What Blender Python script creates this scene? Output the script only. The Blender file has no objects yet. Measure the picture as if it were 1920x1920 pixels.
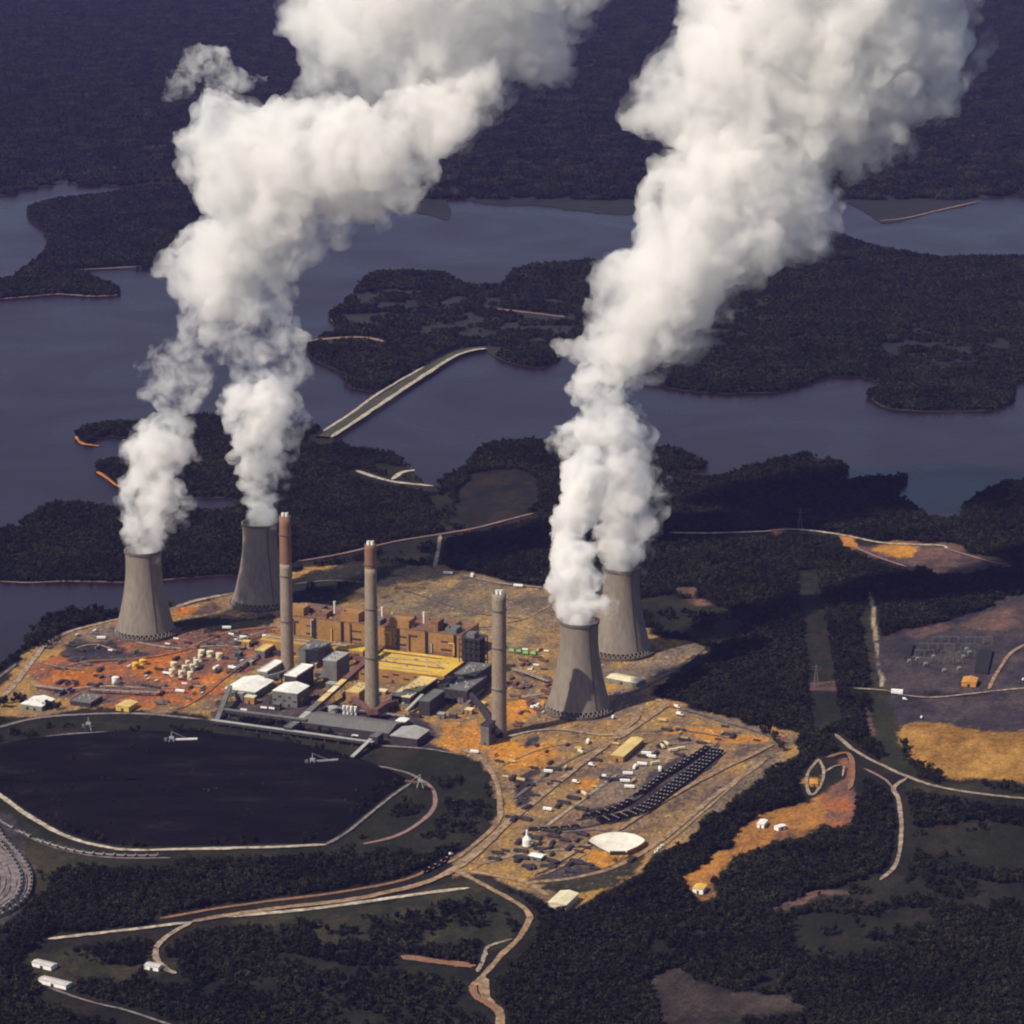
import bpy, bmesh, math, random
import numpy as np
from mathutils import Vector
R = math.radians
random.seed(7); rng = np.random.default_rng(11)
sc = bpy.context.scene
col = sc.collection

# ------------------------------------------------------------------ camera, sky, sun, exposure
CAM_H, F, PITCH = 1737.0, 6000.0, R(14.57)
cd = bpy.data.cameras.new('camera'); cam = bpy.data.objects.new('camera', cd); col.objects.link(cam)
cam.location = (0, 0, CAM_H); cam.rotation_euler = (R(90) - PITCH, 0, 0)
cd.sensor_width = 36.0; cd.lens = 36.0 * F / 1920.0; cd.clip_start = 5; cd.clip_end = 150000
sc.camera = cam
SUN_EL, SUN_AZ = R(46), R(35)          # light runs right (+x) and away (+y)
sv = Vector((-math.cos(SUN_AZ) * math.cos(SUN_EL), -math.sin(SUN_AZ) * math.cos(SUN_EL), math.sin(SUN_EL)))
w = bpy.data.worlds.new('World'); sc.world = w; w.use_nodes = True
nt = w.node_tree; bg = nt.nodes['Background']
sky = nt.nodes.new('ShaderNodeTexSky'); sky.sky_type = 'NISHITA'; sky.sun_disc = False
sky.sun_elevation = SUN_EL; sky.sun_rotation = math.atan2(sv.x, sv.y) % (2 * math.pi)
sky.altitude = 300; sky.air_density = 1.0; sky.dust_density = 1.5
nt.links.new(sky.outputs[0], bg.inputs[0]); bg.inputs[1].default_value = 0.075
sd = bpy.data.lights.new('sun', 'SUN'); sd.energy = 4.6; sd.angle = R(0.5); sd.color = (1, 0.91, 0.77)
so = bpy.data.objects.new('sun', sd); col.objects.link(so); so.rotation_euler = sv.to_track_quat('Z', 'Y').to_euler()
so.location = (0, 0, 4000)
sc.view_settings.view_transform = 'Standard'; sc.view_settings.look = 'None'
sc.view_settings.exposure = 0.32; sc.view_settings.gamma = 1.0
cy = sc.cycles
cy.max_bounces = 16; cy.diffuse_bounces = 2; cy.glossy_bounces = 2; cy.transmission_bounces = 2; cy.volume_bounces = 10
cy.transparent_max_bounces = 16; cy.volume_max_steps = 512
cy.use_denoising = True; cy.filter_width = 2.1

# ------------------------------------------------------------------ helpers
SP, CP = math.sin(PITCH), math.cos(PITCH)
def ray(px, py):
    a, b = px - 960.0, 960.0 - py
    return Vector((a, b * SP + F * CP, b * CP - F * SP))
def P(px, py, z=0.0):                  # photo point on the level z
    d = ray(px, py); t = (z - CAM_H) / d.z
    return Vector((d.x * t, d.y * t, z))
def PY(px, py, y):                     # photo point at the distance y
    d = ray(px, py); t = y / d.y
    return Vector((d.x * t, y, CAM_H + d.z * t))
def project(X, Y, Z):
    X, Y, Z = np.asarray(X, float), np.asarray(Y, float), np.asarray(Z, float) - CAM_H
    dep = Y * CP - Z * SP; up = Y * SP + Z * CP
    return 960 + F * X / dep, 960 - F * up / dep
def scale_at(v):                       # photo pixels per metre
    return F / (v.y * CP - (v.z - CAM_H) * SP)

def tag(o, label=None, cat=None, group=None, kind=None):
    if label: o['label'] = label
    if cat: o['category'] = cat
    if group: o['group'] = group
    if kind: o['kind'] = kind
    return o
def empty(name, loc, rz=0.0):
    o = bpy.data.objects.new(name, None); col.objects.link(o); o.location = loc; o.rotation_euler = (0, 0, rz)
    o.empty_display_size = 5
    return o
class MB:
    def __init__(s): s.v, s.f, s.m = [], [], []
    def add(s, vs, fs, mi=0):
        n = len(s.v); s.v += [tuple(x) for x in vs]; s.f += [tuple(i + n for i in f) for f in fs]; s.m += [mi] * len(fs)
    def box(s, x0, x1, y0, y1, z0, z1, mi=0, bottom=True):
        vs = [(x0,y0,z0),(x1,y0,z0),(x1,y1,z0),(x0,y1,z0),(x0,y0,z1),(x1,y0,z1),(x1,y1,z1),(x0,y1,z1)]
        fs = [(4,5,6,7),(0,1,5,4),(1,2,6,5),(2,3,7,6),(3,0,4,7)] + ([(3,2,1,0)] if bottom else [])
        s.add(vs, fs, mi)
    def beam(s, a, b, wd, ht=None, mi=0):
        a, b = Vector(a), Vector(b); ht = ht or wd; d = (b - a).normalized()
        r = d.cross(Vector((0, 0, 1)))
        r = Vector((1, 0, 0)) if r.length < 1e-4 else r.normalized()
        u = r.cross(d); vs = []
        for c in (a, b):
            for (i, j) in ((-1,-1),(1,-1),(1,1),(-1,1)): vs.append(c + r * i * wd / 2 + u * j * ht / 2)
        s.add(vs, [(0,1,5,4),(1,2,6,5),(2,3,7,6),(3,0,4,7),(3,2,1,0),(4,5,6,7)], mi)
    def lathe(s, prof, n=48, mi=0, cap=False, c=(0, 0)):
        vs = []
        for (r, z) in prof:
            for k in range(n):
                a = 2 * math.pi * k / n; vs.append((c[0] + r * math.cos(a), c[1] + r * math.sin(a), z))
        fs = [(i*n+k, i*n+(k+1) % n, (i+1)*n+(k+1) % n, (i+1)*n+k) for i in range(len(prof)-1) for k in range(n)]
        if cap: fs.append(tuple((len(prof)-1)*n + k for k in range(n)))
        s.add(vs, fs, mi)
    def build(s, name, mats, parent=None, smooth=False):
        me = bpy.data.meshes.new(name); me.from_pydata(s.v, [], s.f)
        mats = mats if isinstance(mats, (list, tuple)) else [mats]
        for m in mats: me.materials.append(m)
        if len(mats) > 1: me.polygons.foreach_set('material_index', s.m)
        if smooth: me.polygons.foreach_set('use_smooth', [True] * len(me.polygons))
        me.update()
        o = bpy.data.objects.new(name, me); col.objects.link(o)
        if parent is not None: o.parent = parent
        return o
def copy_tree(o, loc=None, rz=None, label=None, group=None, parent=None, scl=None):
    c = o.copy(); col.objects.link(c); c.parent = parent
    if loc is not None: c.location = loc
    if rz is not None: c.rotation_euler = (0, 0, rz)
    if scl is not None: c.scale = scl
    if label: c['label'] = label
    if group: c['group'] = group
    for ch in list(o.children): copy_tree(ch, parent=c)
    return c

def smooth_line(pts, n=6, closed=False):
    pts = [np.array(p, float) for p in pts]; m = len(pts); out = []
    for i in range(m if closed else m - 1):
        if closed: p0, p1, p2, p3 = pts[i-1], pts[i], pts[(i+1) % m], pts[(i+2) % m]
        else: p0, p1, p2, p3 = pts[max(i-1, 0)], pts[i], pts[i+1], pts[min(i+2, m-1)]
        for k in range(n):
            t = k / n
            out.append(0.5*((2*p1)+(-p0+p2)*t+(2*p0-5*p1+4*p2-p3)*t*t+(-p0+3*p1-3*p2+p3)*t**3))
    if not closed: out.append(pts[-1])
    return out
def inside(px, py, poly):
    poly = np.asarray(poly, float); r = np.zeros(px.shape, bool); n = len(poly); j = n - 1
    for i in range(n):
        xi, yi = poly[i]; xj, yj = poly[j]
        if yi != yj:
            c = ((yi > py) != (yj > py)) & (px < (xj - xi) * (py - yi) / (yj - yi) + xi)
            r ^= c
        j = i
    return r
def sheet(name, pts, z, mat, smooth=True, rough=0.0, n=6, kind='structure', thick=0.0):
    q = smooth_line(pts, n, True) if smooth else [np.array(p, float) for p in pts]
    if rough:
        k = len(q); nz = rng.normal(0, 1, (k, 2))
        q = [p + rough * e for p, e in zip(q, nz)]
    top = [P(p[0], p[1], z) for p in q]
    me = bpy.data.meshes.new(name); bm = bmesh.new()
    vs = [bm.verts.new(v) for v in top]; f = bm.faces.new(vs)
    f.normal_update()
    if f.normal.z < 0: f.normal_flip()
    if thick:
        e = bmesh.ops.extrude_face_region(bm, geom=[f])
        for v in e['geom']:
            if isinstance(v, bmesh.types.BMVert): v.co.z -= thick
        bmesh.ops.recalc_face_normals(bm, faces=bm.faces)
    bm.to_mesh(me); bm.free(); me.materials.append(mat)
    o = bpy.data.objects.new(name, me); col.objects.link(o)
    if kind: o['kind'] = kind
    return o
ROADS = []                             # photo polylines with a half width in metres: no trees there
def strip(name, pts, width, z, mat, n=12, kind='structure', smooth=True, clear=True, clearw=None, wear=.10):
    q = smooth_line(pts, n) if smooth else [np.array(p, float) for p in pts]
    wp = [P(p[0], p[1], z) for p in q]
    if clear: ROADS.append((np.array([(v.x, v.y) for v in wp]), (clearw if clearw else width / 2 + 5)))
    fine = [wp[0]]
    for a, b in zip(wp[:-1], wp[1:]):              # a vertex every few metres, so that the verges can be ragged
        k = max(1, int((b - a).length / 9)); fine += [a + (b - a) * (i / k) for i in range(1, k + 1)]
    wp = fine; m = len(wp); L, Rr = [], []; wl_ = wr_ = 0.0
    for i, v in enumerate(wp):
        d = (wp[min(i+1, m-1)] - wp[max(i-1, 0)]); d.z = 0; d.normalize(); nv = Vector((-d.y, d.x, 0))
        end = min(1.0, .25 + min(i, m - 1 - i) * .25); h = width / 2 * end
        wl_, wr_ = .75*wl_ + rng.normal(0, wear), .75*wr_ + rng.normal(0, wear); L.append(v + nv * h * (1 + wl_)); Rr.append(v - nv * h * (1 + wr_))
    mb = MB(); mb.add(L + Rr, [(i+m, i+m+1, i+1, i) for i in range(m-1)])
    o = mb.build(name, mat)
    if kind: o['kind'] = kind
    return o

# ------------------------------------------------------------------ materials
M = {}
def mat(name, base, rough=0.85, ramp=None, scale=0.05, detail=6, dist=0.0, scale2=None, amt2=0.35, bump=0.0, bscale=0.3, spec=0.3, metal=0.0, coord='Object', stretch=None):
    m = bpy.data.materials.new(name); m.use_nodes = True; t = m.node_tree; b = t.nodes['Principled BSDF']
    b.inputs['Roughness'].default_value = rough; b.inputs['Specular IOR Level'].default_value = spec; b.inputs['Metallic'].default_value = metal
    geo = t.nodes.new('ShaderNodeNewGeometry'); tc = t.nodes.new('ShaderNodeTexCoord')
    src = geo.outputs['Position'] if coord == 'World' else tc.outputs['Object']
    if stretch:
        mp = t.nodes.new('ShaderNodeMapping'); mp.inputs['Scale'].default_value = stretch[:3]
        if len(stretch) > 3: mp.inputs['Rotation'].default_value = (0, 0, stretch[3])
        t.links.new(src, mp.inputs[0]); src = mp.outputs[0]
    nz = t.nodes.new('ShaderNodeTexNoise'); nz.inputs['Scale'].default_value = scale; nz.inputs['Detail'].default_value = detail
    nz.inputs['Roughness'].default_value = 0.62; nz.inputs['Distortion'].default_value = dist
    t.links.new(src, nz.inputs['Vector'])
    cr = t.nodes.new('ShaderNodeValToRGB')
    stops = ramp or [(0.3, tuple(c * 0.78 for c in base)), (0.7, tuple(min(1, c * 1.18) for c in base))]
    el = cr.color_ramp.elements
    while len(el) < len(stops): el.new(0.5)
    for e, (p, c) in zip(el, stops): e.position = p; e.color = (*c, 1)
    t.links.new(nz.outputs['Fac'], cr.inputs[0]); out = cr.outputs[0]
    if scale2:
        n2 = t.nodes.new('ShaderNodeTexNoise'); n2.inputs['Scale'].default_value = scale2; n2.inputs['Detail'].default_value = 4
        t.links.new(src, n2.inputs['Vector'])
        r2 = t.nodes.new('ShaderNodeMapRange'); r2.inputs['From Min'].default_value = 0.3; r2.inputs['From Max'].default_value = 0.7
        r2.inputs['To Min'].default_value = 1 - amt2; r2.inputs['To Max'].default_value = 1 + amt2
        t.links.new(n2.outputs['Fac'], r2.inputs[0])
        mx = t.nodes.new('ShaderNodeVectorMath'); mx.operation = 'SCALE'
        t.links.new(out, mx.inputs[0]); t.links.new(r2.outputs[0], mx.inputs['Scale']); out = mx.outputs[0]
    t.links.new(out, b.inputs['Base Color'])
    if bump:
        n3 = t.nodes.new('ShaderNodeTexNoise'); n3.inputs['Scale'].default_value = bscale; n3.inputs['Detail'].default_value = 5
        t.links.new(src, n3.inputs['Vector'])
        bp = t.nodes.new('ShaderNodeBump'); bp.inputs['Strength'].default_value = 1; bp.inputs['Distance'].default_value = bump
        t.links.new(n3.outputs['Fac'], bp.inputs['Height']); t.links.new(bp.outputs[0], b.inputs['Normal'])
    M[name] = m
    return m
W = 'World'
mat('clay_road', (.20,.10,.055), scale=0.05, scale2=.3, amt2=.5, coord=W)
mat('forest_floor', None, ramp=[(0.3, (.012,.012,.009)), (0.55, (.022,.022,.014)), (0.75, (.04,.032,.022))], scale=0.006, scale2=0.06, coord=W)
mat('far_floor', None, ramp=[(0.35, (.007,.007,.006)), (0.6, (.012,.011,.009)), (0.8, (.026,.02,.015))], scale=0.0015, scale2=0.02, coord=W)
mat('meadow', None, ramp=[(0.3, (.026,.028,.014)), (0.5, (.042,.042,.02)), (0.72, (.075,.058,.032))], scale=0.012, scale2=0.12, coord=W)
mat('dark_meadow', None, ramp=[(0.3, (.010,.010,.008)), (0.55, (.016,.015,.011)), (0.78, (.03,.024,.018))], scale=0.009, scale2=0.09, coord=W)
mat('yard_dirt', None, ramp=[(0.28, (.075,.055,.05)), (0.40, (.15,.10,.075)), (0.52, (.22,.135,.065)), (0.62, (.26,.13,.045)), (0.76, (.33,.12,.022))], scale=0.014, detail=9, dist=1.2, scale2=0.16, amt2=0.5, coord=W, stretch=(1, .5, 1, R(-20)))
mat('red_dirt', None, ramp=[(0.28, (.08,.055,.055)), (0.42, (.15,.075,.05)), (0.56, (.25,.085,.025)), (0.75, (.34,.11,.022))], scale=0.018, detail=9, dist=1.0, scale2=0.14, amt2=0.5, coord=W, stretch=(1, .5, 1, R(-20)))
mat('orange_dirt', None, ramp=[(0.3, (.28,.12,.03)), (0.5, (.40,.15,.025)), (0.7, (.48,.20,.035))], scale=0.03, detail=8, scale2=0.2, amt2=0.35, coord=W)
mat('clay', None, ramp=[(0.3, (.25,.10,.03)), (0.5, (.42,.15,.025)), (0.7, (.46,.20,.05))], scale=0.02, detail=8, scale2=0.15, amt2=0.45, coord=W)
mat('tan_field', None, ramp=[(0.3, (.24,.12,.03)), (0.5, (.40,.22,.055)), (0.7, (.52,.30,.09))], scale=0.011, detail=8, dist=.8, scale2=0.12, amt2=0.3, coord=W, stretch=(.5, 1, 1))
mat('grey_gravel', None, ramp=[(0.3, (.07,.058,.06)), (0.5, (.11,.09,.085)), (0.72, (.17,.13,.10))], scale=0.02, detail=8, dist=.6, scale2=0.2, amt2=0.4, coord=W)
mat('dark_gravel', None, ramp=[(0.3, (.035,.03,.034)), (0.55, (.06,.05,.052)), (0.75, (.09,.07,.06))], scale=0.03, detail=8, scale2=0.25, amt2=0.45, coord=W)
mat('brown_flat', None, ramp=[(0.3, (.09,.07,.06)), (0.48, (.14,.10,.07)), (0.6, (.20,.13,.065)), (0.75, (.26,.17,.075))], scale=0.008, detail=9, dist=1.5, scale2=0.09, amt2=0.3, coord=W, stretch=(.6, 1, 1, R(30)))
mat('coal', None, ramp=[(0.35, (.003,.0025,.0035)), (0.58, (.007,.0055,.007)), (0.74, (.02,.016,.017))], scale=0.02, detail=8, stretch=(.4,1,1,R(12)), scale2=0.3, bump=1.2, bscale=0.12, rough=.95, spec=.03, coord=W)
mat('road_pale', (.25,.19,.14), scale=0.03, scale2=.12, amt2=.5, coord=W)
mat('road_dirt', (.24,.155,.09), scale=0.03, scale2=.12, amt2=.5, coord=W)
mat('road_grey', (.11,.095,.088), scale=0.03, scale2=.12, amt2=.5, coord=W)
mat('ballast', (.15,.12,.115), scale=0.05, scale2=.12, amt2=.5, coord=W)
mat('white_gravel', (.35,.29,.22), scale=0.03, scale2=.12, amt2=.5, coord=W)
mat('pink_soil', (.22,.13,.11), scale=0.03, scale2=.25, coord=W)
mat('concrete', None, ramp=[(0.3, (.15,.125,.10)), (0.5, (.175,.148,.12)), (0.72, (.20,.168,.135))], scale=0.05, scale2=0.2, amt2=.12, stretch=(1,1,.2), bump=.05)
mat('stack_concrete', None, ramp=[(0.3, (.18,.14,.105)), (0.6, (.24,.19,.14))], scale=0.05, scale2=0.4, amt2=.16, stretch=(1,1,.5))
mat('concrete_dark', (.10,.085,.08), scale=.1)
mat('stack_red', (.19,.095,.06), scale=.08, scale2=.5, amt2=.12)
mat('tower_inside', (.04,.036,.036), scale=.1)
mat('liner', (.66,.60,.50), rough=.7, scale=.05, scale2=.3, amt2=.15)
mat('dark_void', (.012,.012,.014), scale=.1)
mat('white_metal', (.72,.70,.64), rough=.5, scale=.06, scale2=.4, amt2=.08)
mat('farm_roof', (.45,.41,.38), rough=.7, scale=.15, scale2=.5, amt2=.3)
mat('cream_metal', (.62,.54,.36), rough=.5, scale=.06, scale2=.4, amt2=.1)
mat('yellow_roof', (.52,.33,.05), rough=.7, scale=.03, scale2=.2, amt2=.16)
mat('tan_roof', (.56,.40,.15), rough=.6, scale=.04, scale2=.2, amt2=.12)
mat('orange_cladding', (.27,.14,.048), rough=.7, scale=.03, scale2=.2, amt2=.18)
mat('maroon_roof', None, ramp=[(0.3,(.09,.05,.045)),(0.5,(.16,.085,.05)),(0.7,(.22,.12,.055))], rough=.8, scale=.03, scale2=.2)
mat('grey_metal', (.12,.115,.11), rough=.6, scale=.05, scale2=.3, amt2=.2)
mat('pale_grey', (.30,.29,.27), rough=.6, scale=.05, scale2=.3, amt2=.15)
mat('dark_steel', None, ramp=[(0.3,(.018,.015,.02)),(0.7,(.05,.04,.045))], rough=.6, scale=.15, scale2=.5)
mat('steel_rust', (.13,.06,.05), rough=.7, scale=.1)
mat('green_wall', (.17,.185,.155), rough=.6, scale=.06, scale2=.3, amt2=.15)
mat('glass', (.02,.022,.026), rough=.15, spec=.6)
mat('tarp_green', (.12,.28,.06), rough=.6, scale=.2)
mat('tyre', (.02,.02,.02), scale=.5)
mat('paint_white', (.78,.77,.74), rough=.4, scale=.5)
mat('paint_blue', (.06,.09,.16), rough=.35, scale=.5)
mat('paint_red', (.35,.06,.04), rough=.4, scale=.5)
mat('paint_yellow', (.6,.38,.05), rough=.5, scale=.3)
mat('railcar_black', (.028,.022,.030), rough=.6, scale=.3)
mat('railcar_pale', (.34,.32,.31), rough=.6, scale=.3)
mat('bark', (.05,.038,.028), scale=.5)
mat('orange_shed', (.50,.22,.04), rough=.6, scale=.1)
def foliage(name, c):
    m = bpy.data.materials.new(name); m.use_nodes = True; t = m.node_tree; b = t.nodes['Principled BSDF']
    b.inputs['Roughness'].default_value = .8; b.inputs['Specular IOR Level'].default_value = .12
    oi = t.nodes.new('ShaderNodeObjectInfo'); cr = t.nodes.new('ShaderNodeValToRGB')
    cr.color_ramp.elements[0].color = (*(x * .5 for x in c), 1); cr.color_ramp.elements[1].color = (c[0] * 1.9, c[1] * 1.75, c[2] * 1.5, 1)
    ge = t.nodes.new('ShaderNodeNewGeometry'); nz = t.nodes.new('ShaderNodeTexNoise'); nz.inputs['Scale'].default_value = .007; nz.inputs['Detail'].default_value = 4
    mr = t.nodes.new('ShaderNodeMapRange'); mr.inputs['From Min'].default_value = .35; mr.inputs['From Max'].default_value = .65; mr.inputs['To Min'].default_value = .6; mr.inputs['To Max'].default_value = 1.7
    vm = t.nodes.new('ShaderNodeVectorMath'); vm.operation = 'SCALE'      # stands of different age
    t.links.new(ge.outputs['Position'], nz.inputs['Vector']); t.links.new(nz.outputs['Fac'], mr.inputs[0])
    t.links.new(oi.outputs['Random'], cr.inputs[0]); t.links.new(cr.outputs[0], vm.inputs[0]); t.links.new(mr.outputs[0], vm.inputs['Scale']); t.links.new(vm.outputs[0], b.inputs['Base Color'])
    M[name] = m; return m
foliage('leaf_a', (.0100,.0108,.0058)); foliage('leaf_b', (.0068,.0080,.0052)); foliage('leaf_c', (.0140,.0125,.0064))
# water
m = bpy.data.materials.new('lake_water'); m.use_nodes = True; t = m.node_tree; b = t.nodes['Principled BSDF']
b.inputs['Base Color'].default_value = (.015,.0065,.009, 1); b.inputs['Roughness'].default_value = .3; b.inputs['IOR'].default_value = 1.33; b.inputs['Specular IOR Level'].default_value = .29; b.inputs['Specular Tint'].default_value = (1, .80, .80, 1)
geo = t.nodes.new('ShaderNodeNewGeometry'); nz = t.nodes.new('ShaderNodeTexNoise'); nz.inputs['Scale'].default_value = .06; nz.inputs['Detail'].default_value = 6
bp = t.nodes.new('ShaderNodeBump'); bp.inputs['Distance'].default_value = .9; bp.inputs['Strength'].default_value = .6
t.links.new(geo.outputs['Position'], nz.inputs['Vector']); t.links.new(nz.outputs['Fac'], bp.inputs['Height']); t.links.new(bp.outputs[0], b.inputs['Normal'])
n2 = t.nodes.new('ShaderNodeTexNoise'); n2.inputs['Scale'].default_value = .0022; n2.inputs['Detail'].default_value = 5; n2.inputs['Distortion'].default_value = 1.0
r2 = t.nodes.new('ShaderNodeMapRange'); r2.inputs['From Min'].default_value = .35; r2.inputs['From Max'].default_value = .65; r2.inputs['To Min'].default_value = .25; r2.inputs['To Max'].default_value = .33
t.links.new(geo.outputs['Position'], n2.inputs['Vector']); t.links.new(n2.outputs['Fac'], r2.inputs[0]); t.links.new(r2.outputs[0], b.inputs['Roughness'])
M['lake_water'] = m

# ------------------------------------------------------------------ ground, lake, land masses
def big_plane(name, x, y0, y1, z, m):
    mb = MB(); nx, ny = 24, 24
    vs = [(-x + 2*x*i/nx, y0 + (y1-y0)*j/ny, z) for j in range(ny+1) for i in range(nx+1)]
    mb.add(vs, [(j*(nx+1)+i, j*(nx+1)+i+1, (j+1)*(nx+1)+i+1, (j+1)*(nx+1)+i) for j in range(ny) for i in range(nx)])
    o = mb.build(name, m); o['kind'] = 'structure'; return o
big_plane('ground', 60000, -3000, 90000, -4.0, M['far_floor'])
LAKE = [(-2200,330),(4200,300),(4200,1000),(2400,1010),(1500,1100),(500,1300),(-600,1330),(-2200,1300)]
sheet('lake', LAKE, 0.0, M['lake_water'], smooth=False)
FARLAND = [(-6000,376),(-900,372),(-300,368),(0,367),(40,358),(90,350),(116,343),(124,337),(140,345),(175,349),(237,347),(310,344),(400,348),(470,362),(560,378),(640,385),(720,392),(800,402),(838,412),(846,395),(838,375),(870,372),(905,382),(950,386),(1000,385),(1050,391),(1110,398),(1175,402),(1300,390),(1420,370),(1540,345),(1566,352),(1590,380),(1625,400),(1645,414),(1662,420),(1700,412),(1760,396),(1810,386),(1850,372),(1880,364),(1920,370),(2000,380),(2300,350),(3000,340),(7000,345),(5000,-330),(-4000,-330)]
ISL_W = [(-700,380),(-420,430),(-200,520),(0,526),(35,512),(73,484),(90,458),(80,432),(58,415),(52,398),(62,388),(110,376),(165,370),(200,366),(245,356),(300,352),(380,352),(450,368),(500,400),(480,430),(430,455),(380,470),(310,492),(271,506),(215,504),(158,509),(185,526),(218,541),(222,553),(170,556),(110,552),(60,556),(0,561),(-250,575),(-800,560)]
ISL_M = [(618,592),(640,575),(664,548),(690,520),(730,512),(790,513),(835,516),(862,533),(905,538),(942,536),(962,511),(1005,500),(1060,494),(1112,491),(1124,502),(1118,540),(1120,580),(1090,640),(1055,652),(1045,676),(1010,690),(960,682),(925,668),(905,655),(860,652),(830,662),(815,680),(765,704),(720,728),(690,733),(655,726),(640,700),(610,686),(585,672),(574,655),(580,642),(606,632),(640,622),(626,606)]
ISL_R = [(1180,690),(1200,660),(1240,600),(1330,520),(1450,470),(1540,442),(1560,438),(1600,452),(1640,465),(1700,476),(1750,484),(1830,484),(1920,482),(2100,470),(2600,450),(4000,440),(4200,720),(2600,720),(2000,716),(1930,712),(1906,722),(1899,752),(1875,765),(1840,770),(1780,768),(1730,771),(1690,769),(1657,762),(1628,745),(1632,735),(1650,724),(1622,708),(1590,706),(1548,708),(1505,724),(1457,735),(1420,737),(1384,738),(1340,738),(1275,732),(1235,722),(1200,716)]
MAIN = [(-2600,1010),(-600,1005),(0,995),(36,985),(64,966),(91,951),(118,948),(146,947),(185,952),(219,957),(260,958),(330,957),(400,962),(432,958),(444,945),(425,934),(340,935),(285,930),(236,912),(214,908),(202,893),(182,884),(184,872),(210,866),(244,862),(300,850),(345,846),(372,832),(346,822),(300,823),(262,818),(232,820),(205,818),(180,822),(170,832),(154,830),(142,818),(150,808),(175,801),(208,795),(245,795),(320,786),(395,782),(428,796),(440,820),(500,815),(560,800),(604,806),(622,822),(655,842),(690,846),(732,855),(756,866),(748,874),(772,880),(790,900),(812,912),(836,898),(870,880),(888,858),(905,842),(935,833),(970,831),(1002,830),(1045,840),(1100,846),(1160,838),(1215,846),(1245,843),(1280,850),(1305,862),(1325,873),(1308,881),(1280,884),(1296,896),(1330,900),(1368,893),(1395,882),(1425,876),(1452,866),(1480,859),(1508,856),(1540,861),(1574,872),(1592,884),(1575,900),(1562,910),(1600,904),(1640,899),(1680,894),(1700,898),(1700,906),(1688,914),(1686,930),(1704,948),(1722,960),(1748,974),(1798,973),(1806,955),(1824,938),(1850,925),(1890,906),(1920,903),(2050,895),(2500,900),(4200,930),(4200,2600),(2600,3200),(-900,3200),(-3200,2600)]
LOWWATER = [(-1200,1096),(-300,1093),(0,1091),(60,1093),(130,1091),(240,1093),(330,1086),(400,1080),(445,1082),(452,1100),(436,1112),(380,1122),(330,1136),(260,1148),(220,1152),(170,1152),(110,1160),(78,1180),(60,1202),(40,1224),(18,1238),(0,1252),(-60,1290),(-300,1400),(-1200,1480)]
land_far = sheet('far_land', FARLAND, 1.2, M['far_floor'], rough=.6)
land_w = sheet('western_peninsula', ISL_W, 1.2, M['far_floor'], rough=.6)
land_m = sheet('middle_island', ISL_M, 1.2, M['dark_meadow'], rough=.5)
land_r = sheet('eastern_land', ISL_R, 1.2, M['far_floor'], rough=.5)
land_main = sheet('mainland', MAIN, 1.2, M['forest_floor'], rough=.5)
sheet('inlet_water', LOWWATER, 1.7, M['lake_water'], rough=.4)
sheet('cove_water', [(340,938),(400,934),(436,936),(450,948),(432,958),(380,960),(336,954)], 1.7, M['lake_water'], rough=.4)
# shore beaches of red clay
strip('shore_beach', [(0,560),(60,555),(110,551),(170,555),(220,553)], 11, 1.9, M['pink_soil'], clear=False)
strip('shore_beach', [(142,818),(154,831),(172,834),(185,836)], 9, 1.9, M['clay'], clear=False)
strip('shore_beach', [(182,884),(200,896),(222,911),(236,914)], 9, 1.9, M['clay'], clear=False)
strip('shore_beach', [(0,1090),(60,1092),(130,1089),(240,1091),(330,1085)], 5, 1.9, M['pink_soil'], clear=False)
strip('shore_beach', [(1632,742),(1660,764),(1730,771),(1840,770),(1898,752)], 5, 1.9, M['meadow'], clear=False)
strip('shore_beach', [(1648,414),(1700,408),(1760,394),(1840,376)], 9, 1.9, M['pink_soil'], clear=False)
strip('shore_beach', [(620,600),(660,612),(720,620)], 8, 1.9, M['road_dirt'], clear=False)
strip('island_track', [(574,640),(620,634),(680,632),(720,640)], 14, 1.9, M['road_dirt'])
strip('island_track', [(920,577),(960,582),(1010,588),(1060,594)], 12, 1.9, M['pink_soil'])
strip('island_track', [(150,505),(200,503),(260,499)], 9, 1.9, M['pink_soil'])

# dams: grass topped causeways with a pale road on each shoulder
def dam(name, pts, width, zt, side=1.6):
    q = smooth_line(pts, 8); wp = [P(p[0], p[1], zt) for p in q]; m = len(wp); rows = []
    offs = [(-width/2 - zt*side, -2.0), (-width/2, zt), (width/2, zt), (width/2 + zt*side, -2.0)]
    for i, v in enumerate(wp):
        d = wp[min(i+1, m-1)] - wp[max(i-1, 0)]; d.z = 0; d.normalize(); n = Vector((-d.y, d.x, 0))
        rows.append([Vector((v.x, v.y, 0)) + n * a + Vector((0, 0, z)) for a, z in offs])
    mb = MB(); mb.add([x for r in rows for x in r], [(i*4+k, i*4+k+1, (i+1)*4+k+1, (i+1)*4+k) for i in range(m-1) for k in range(3)])
    return mb.build(name, M['meadow'])
dm = dam('dam', [(606,818),(650,790),(720,742),(800,693),(850,664),(882,654),(912,651)], 26, 8)
dm['kind'] = 'structure'
ROADS.append((np.array([tuple(P(a, b, 8))[:2] for a, b in ((606,818),(720,742),(850,664),(912,651))]), 40))
strip('dam_road', [(621,819),(660,794),(722,752),(802,699),(852,668),(884,657),(912,653)], 12, 9.0, M['white_gravel'])
strip('dam_road', [(606,808),(650,780),(718,732),(796,687)], 8, 9.0, M['white_gravel'])
strip('causeway_track', [(668,882),(700,893),(740,903),(812,911)], 13, 3.4, M['white_gravel'], clearw=22)
strip('causeway_track', [(735,899),(752,886),(778,881)], 12, 3.4, M['white_gravel'], clearw=16)

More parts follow.
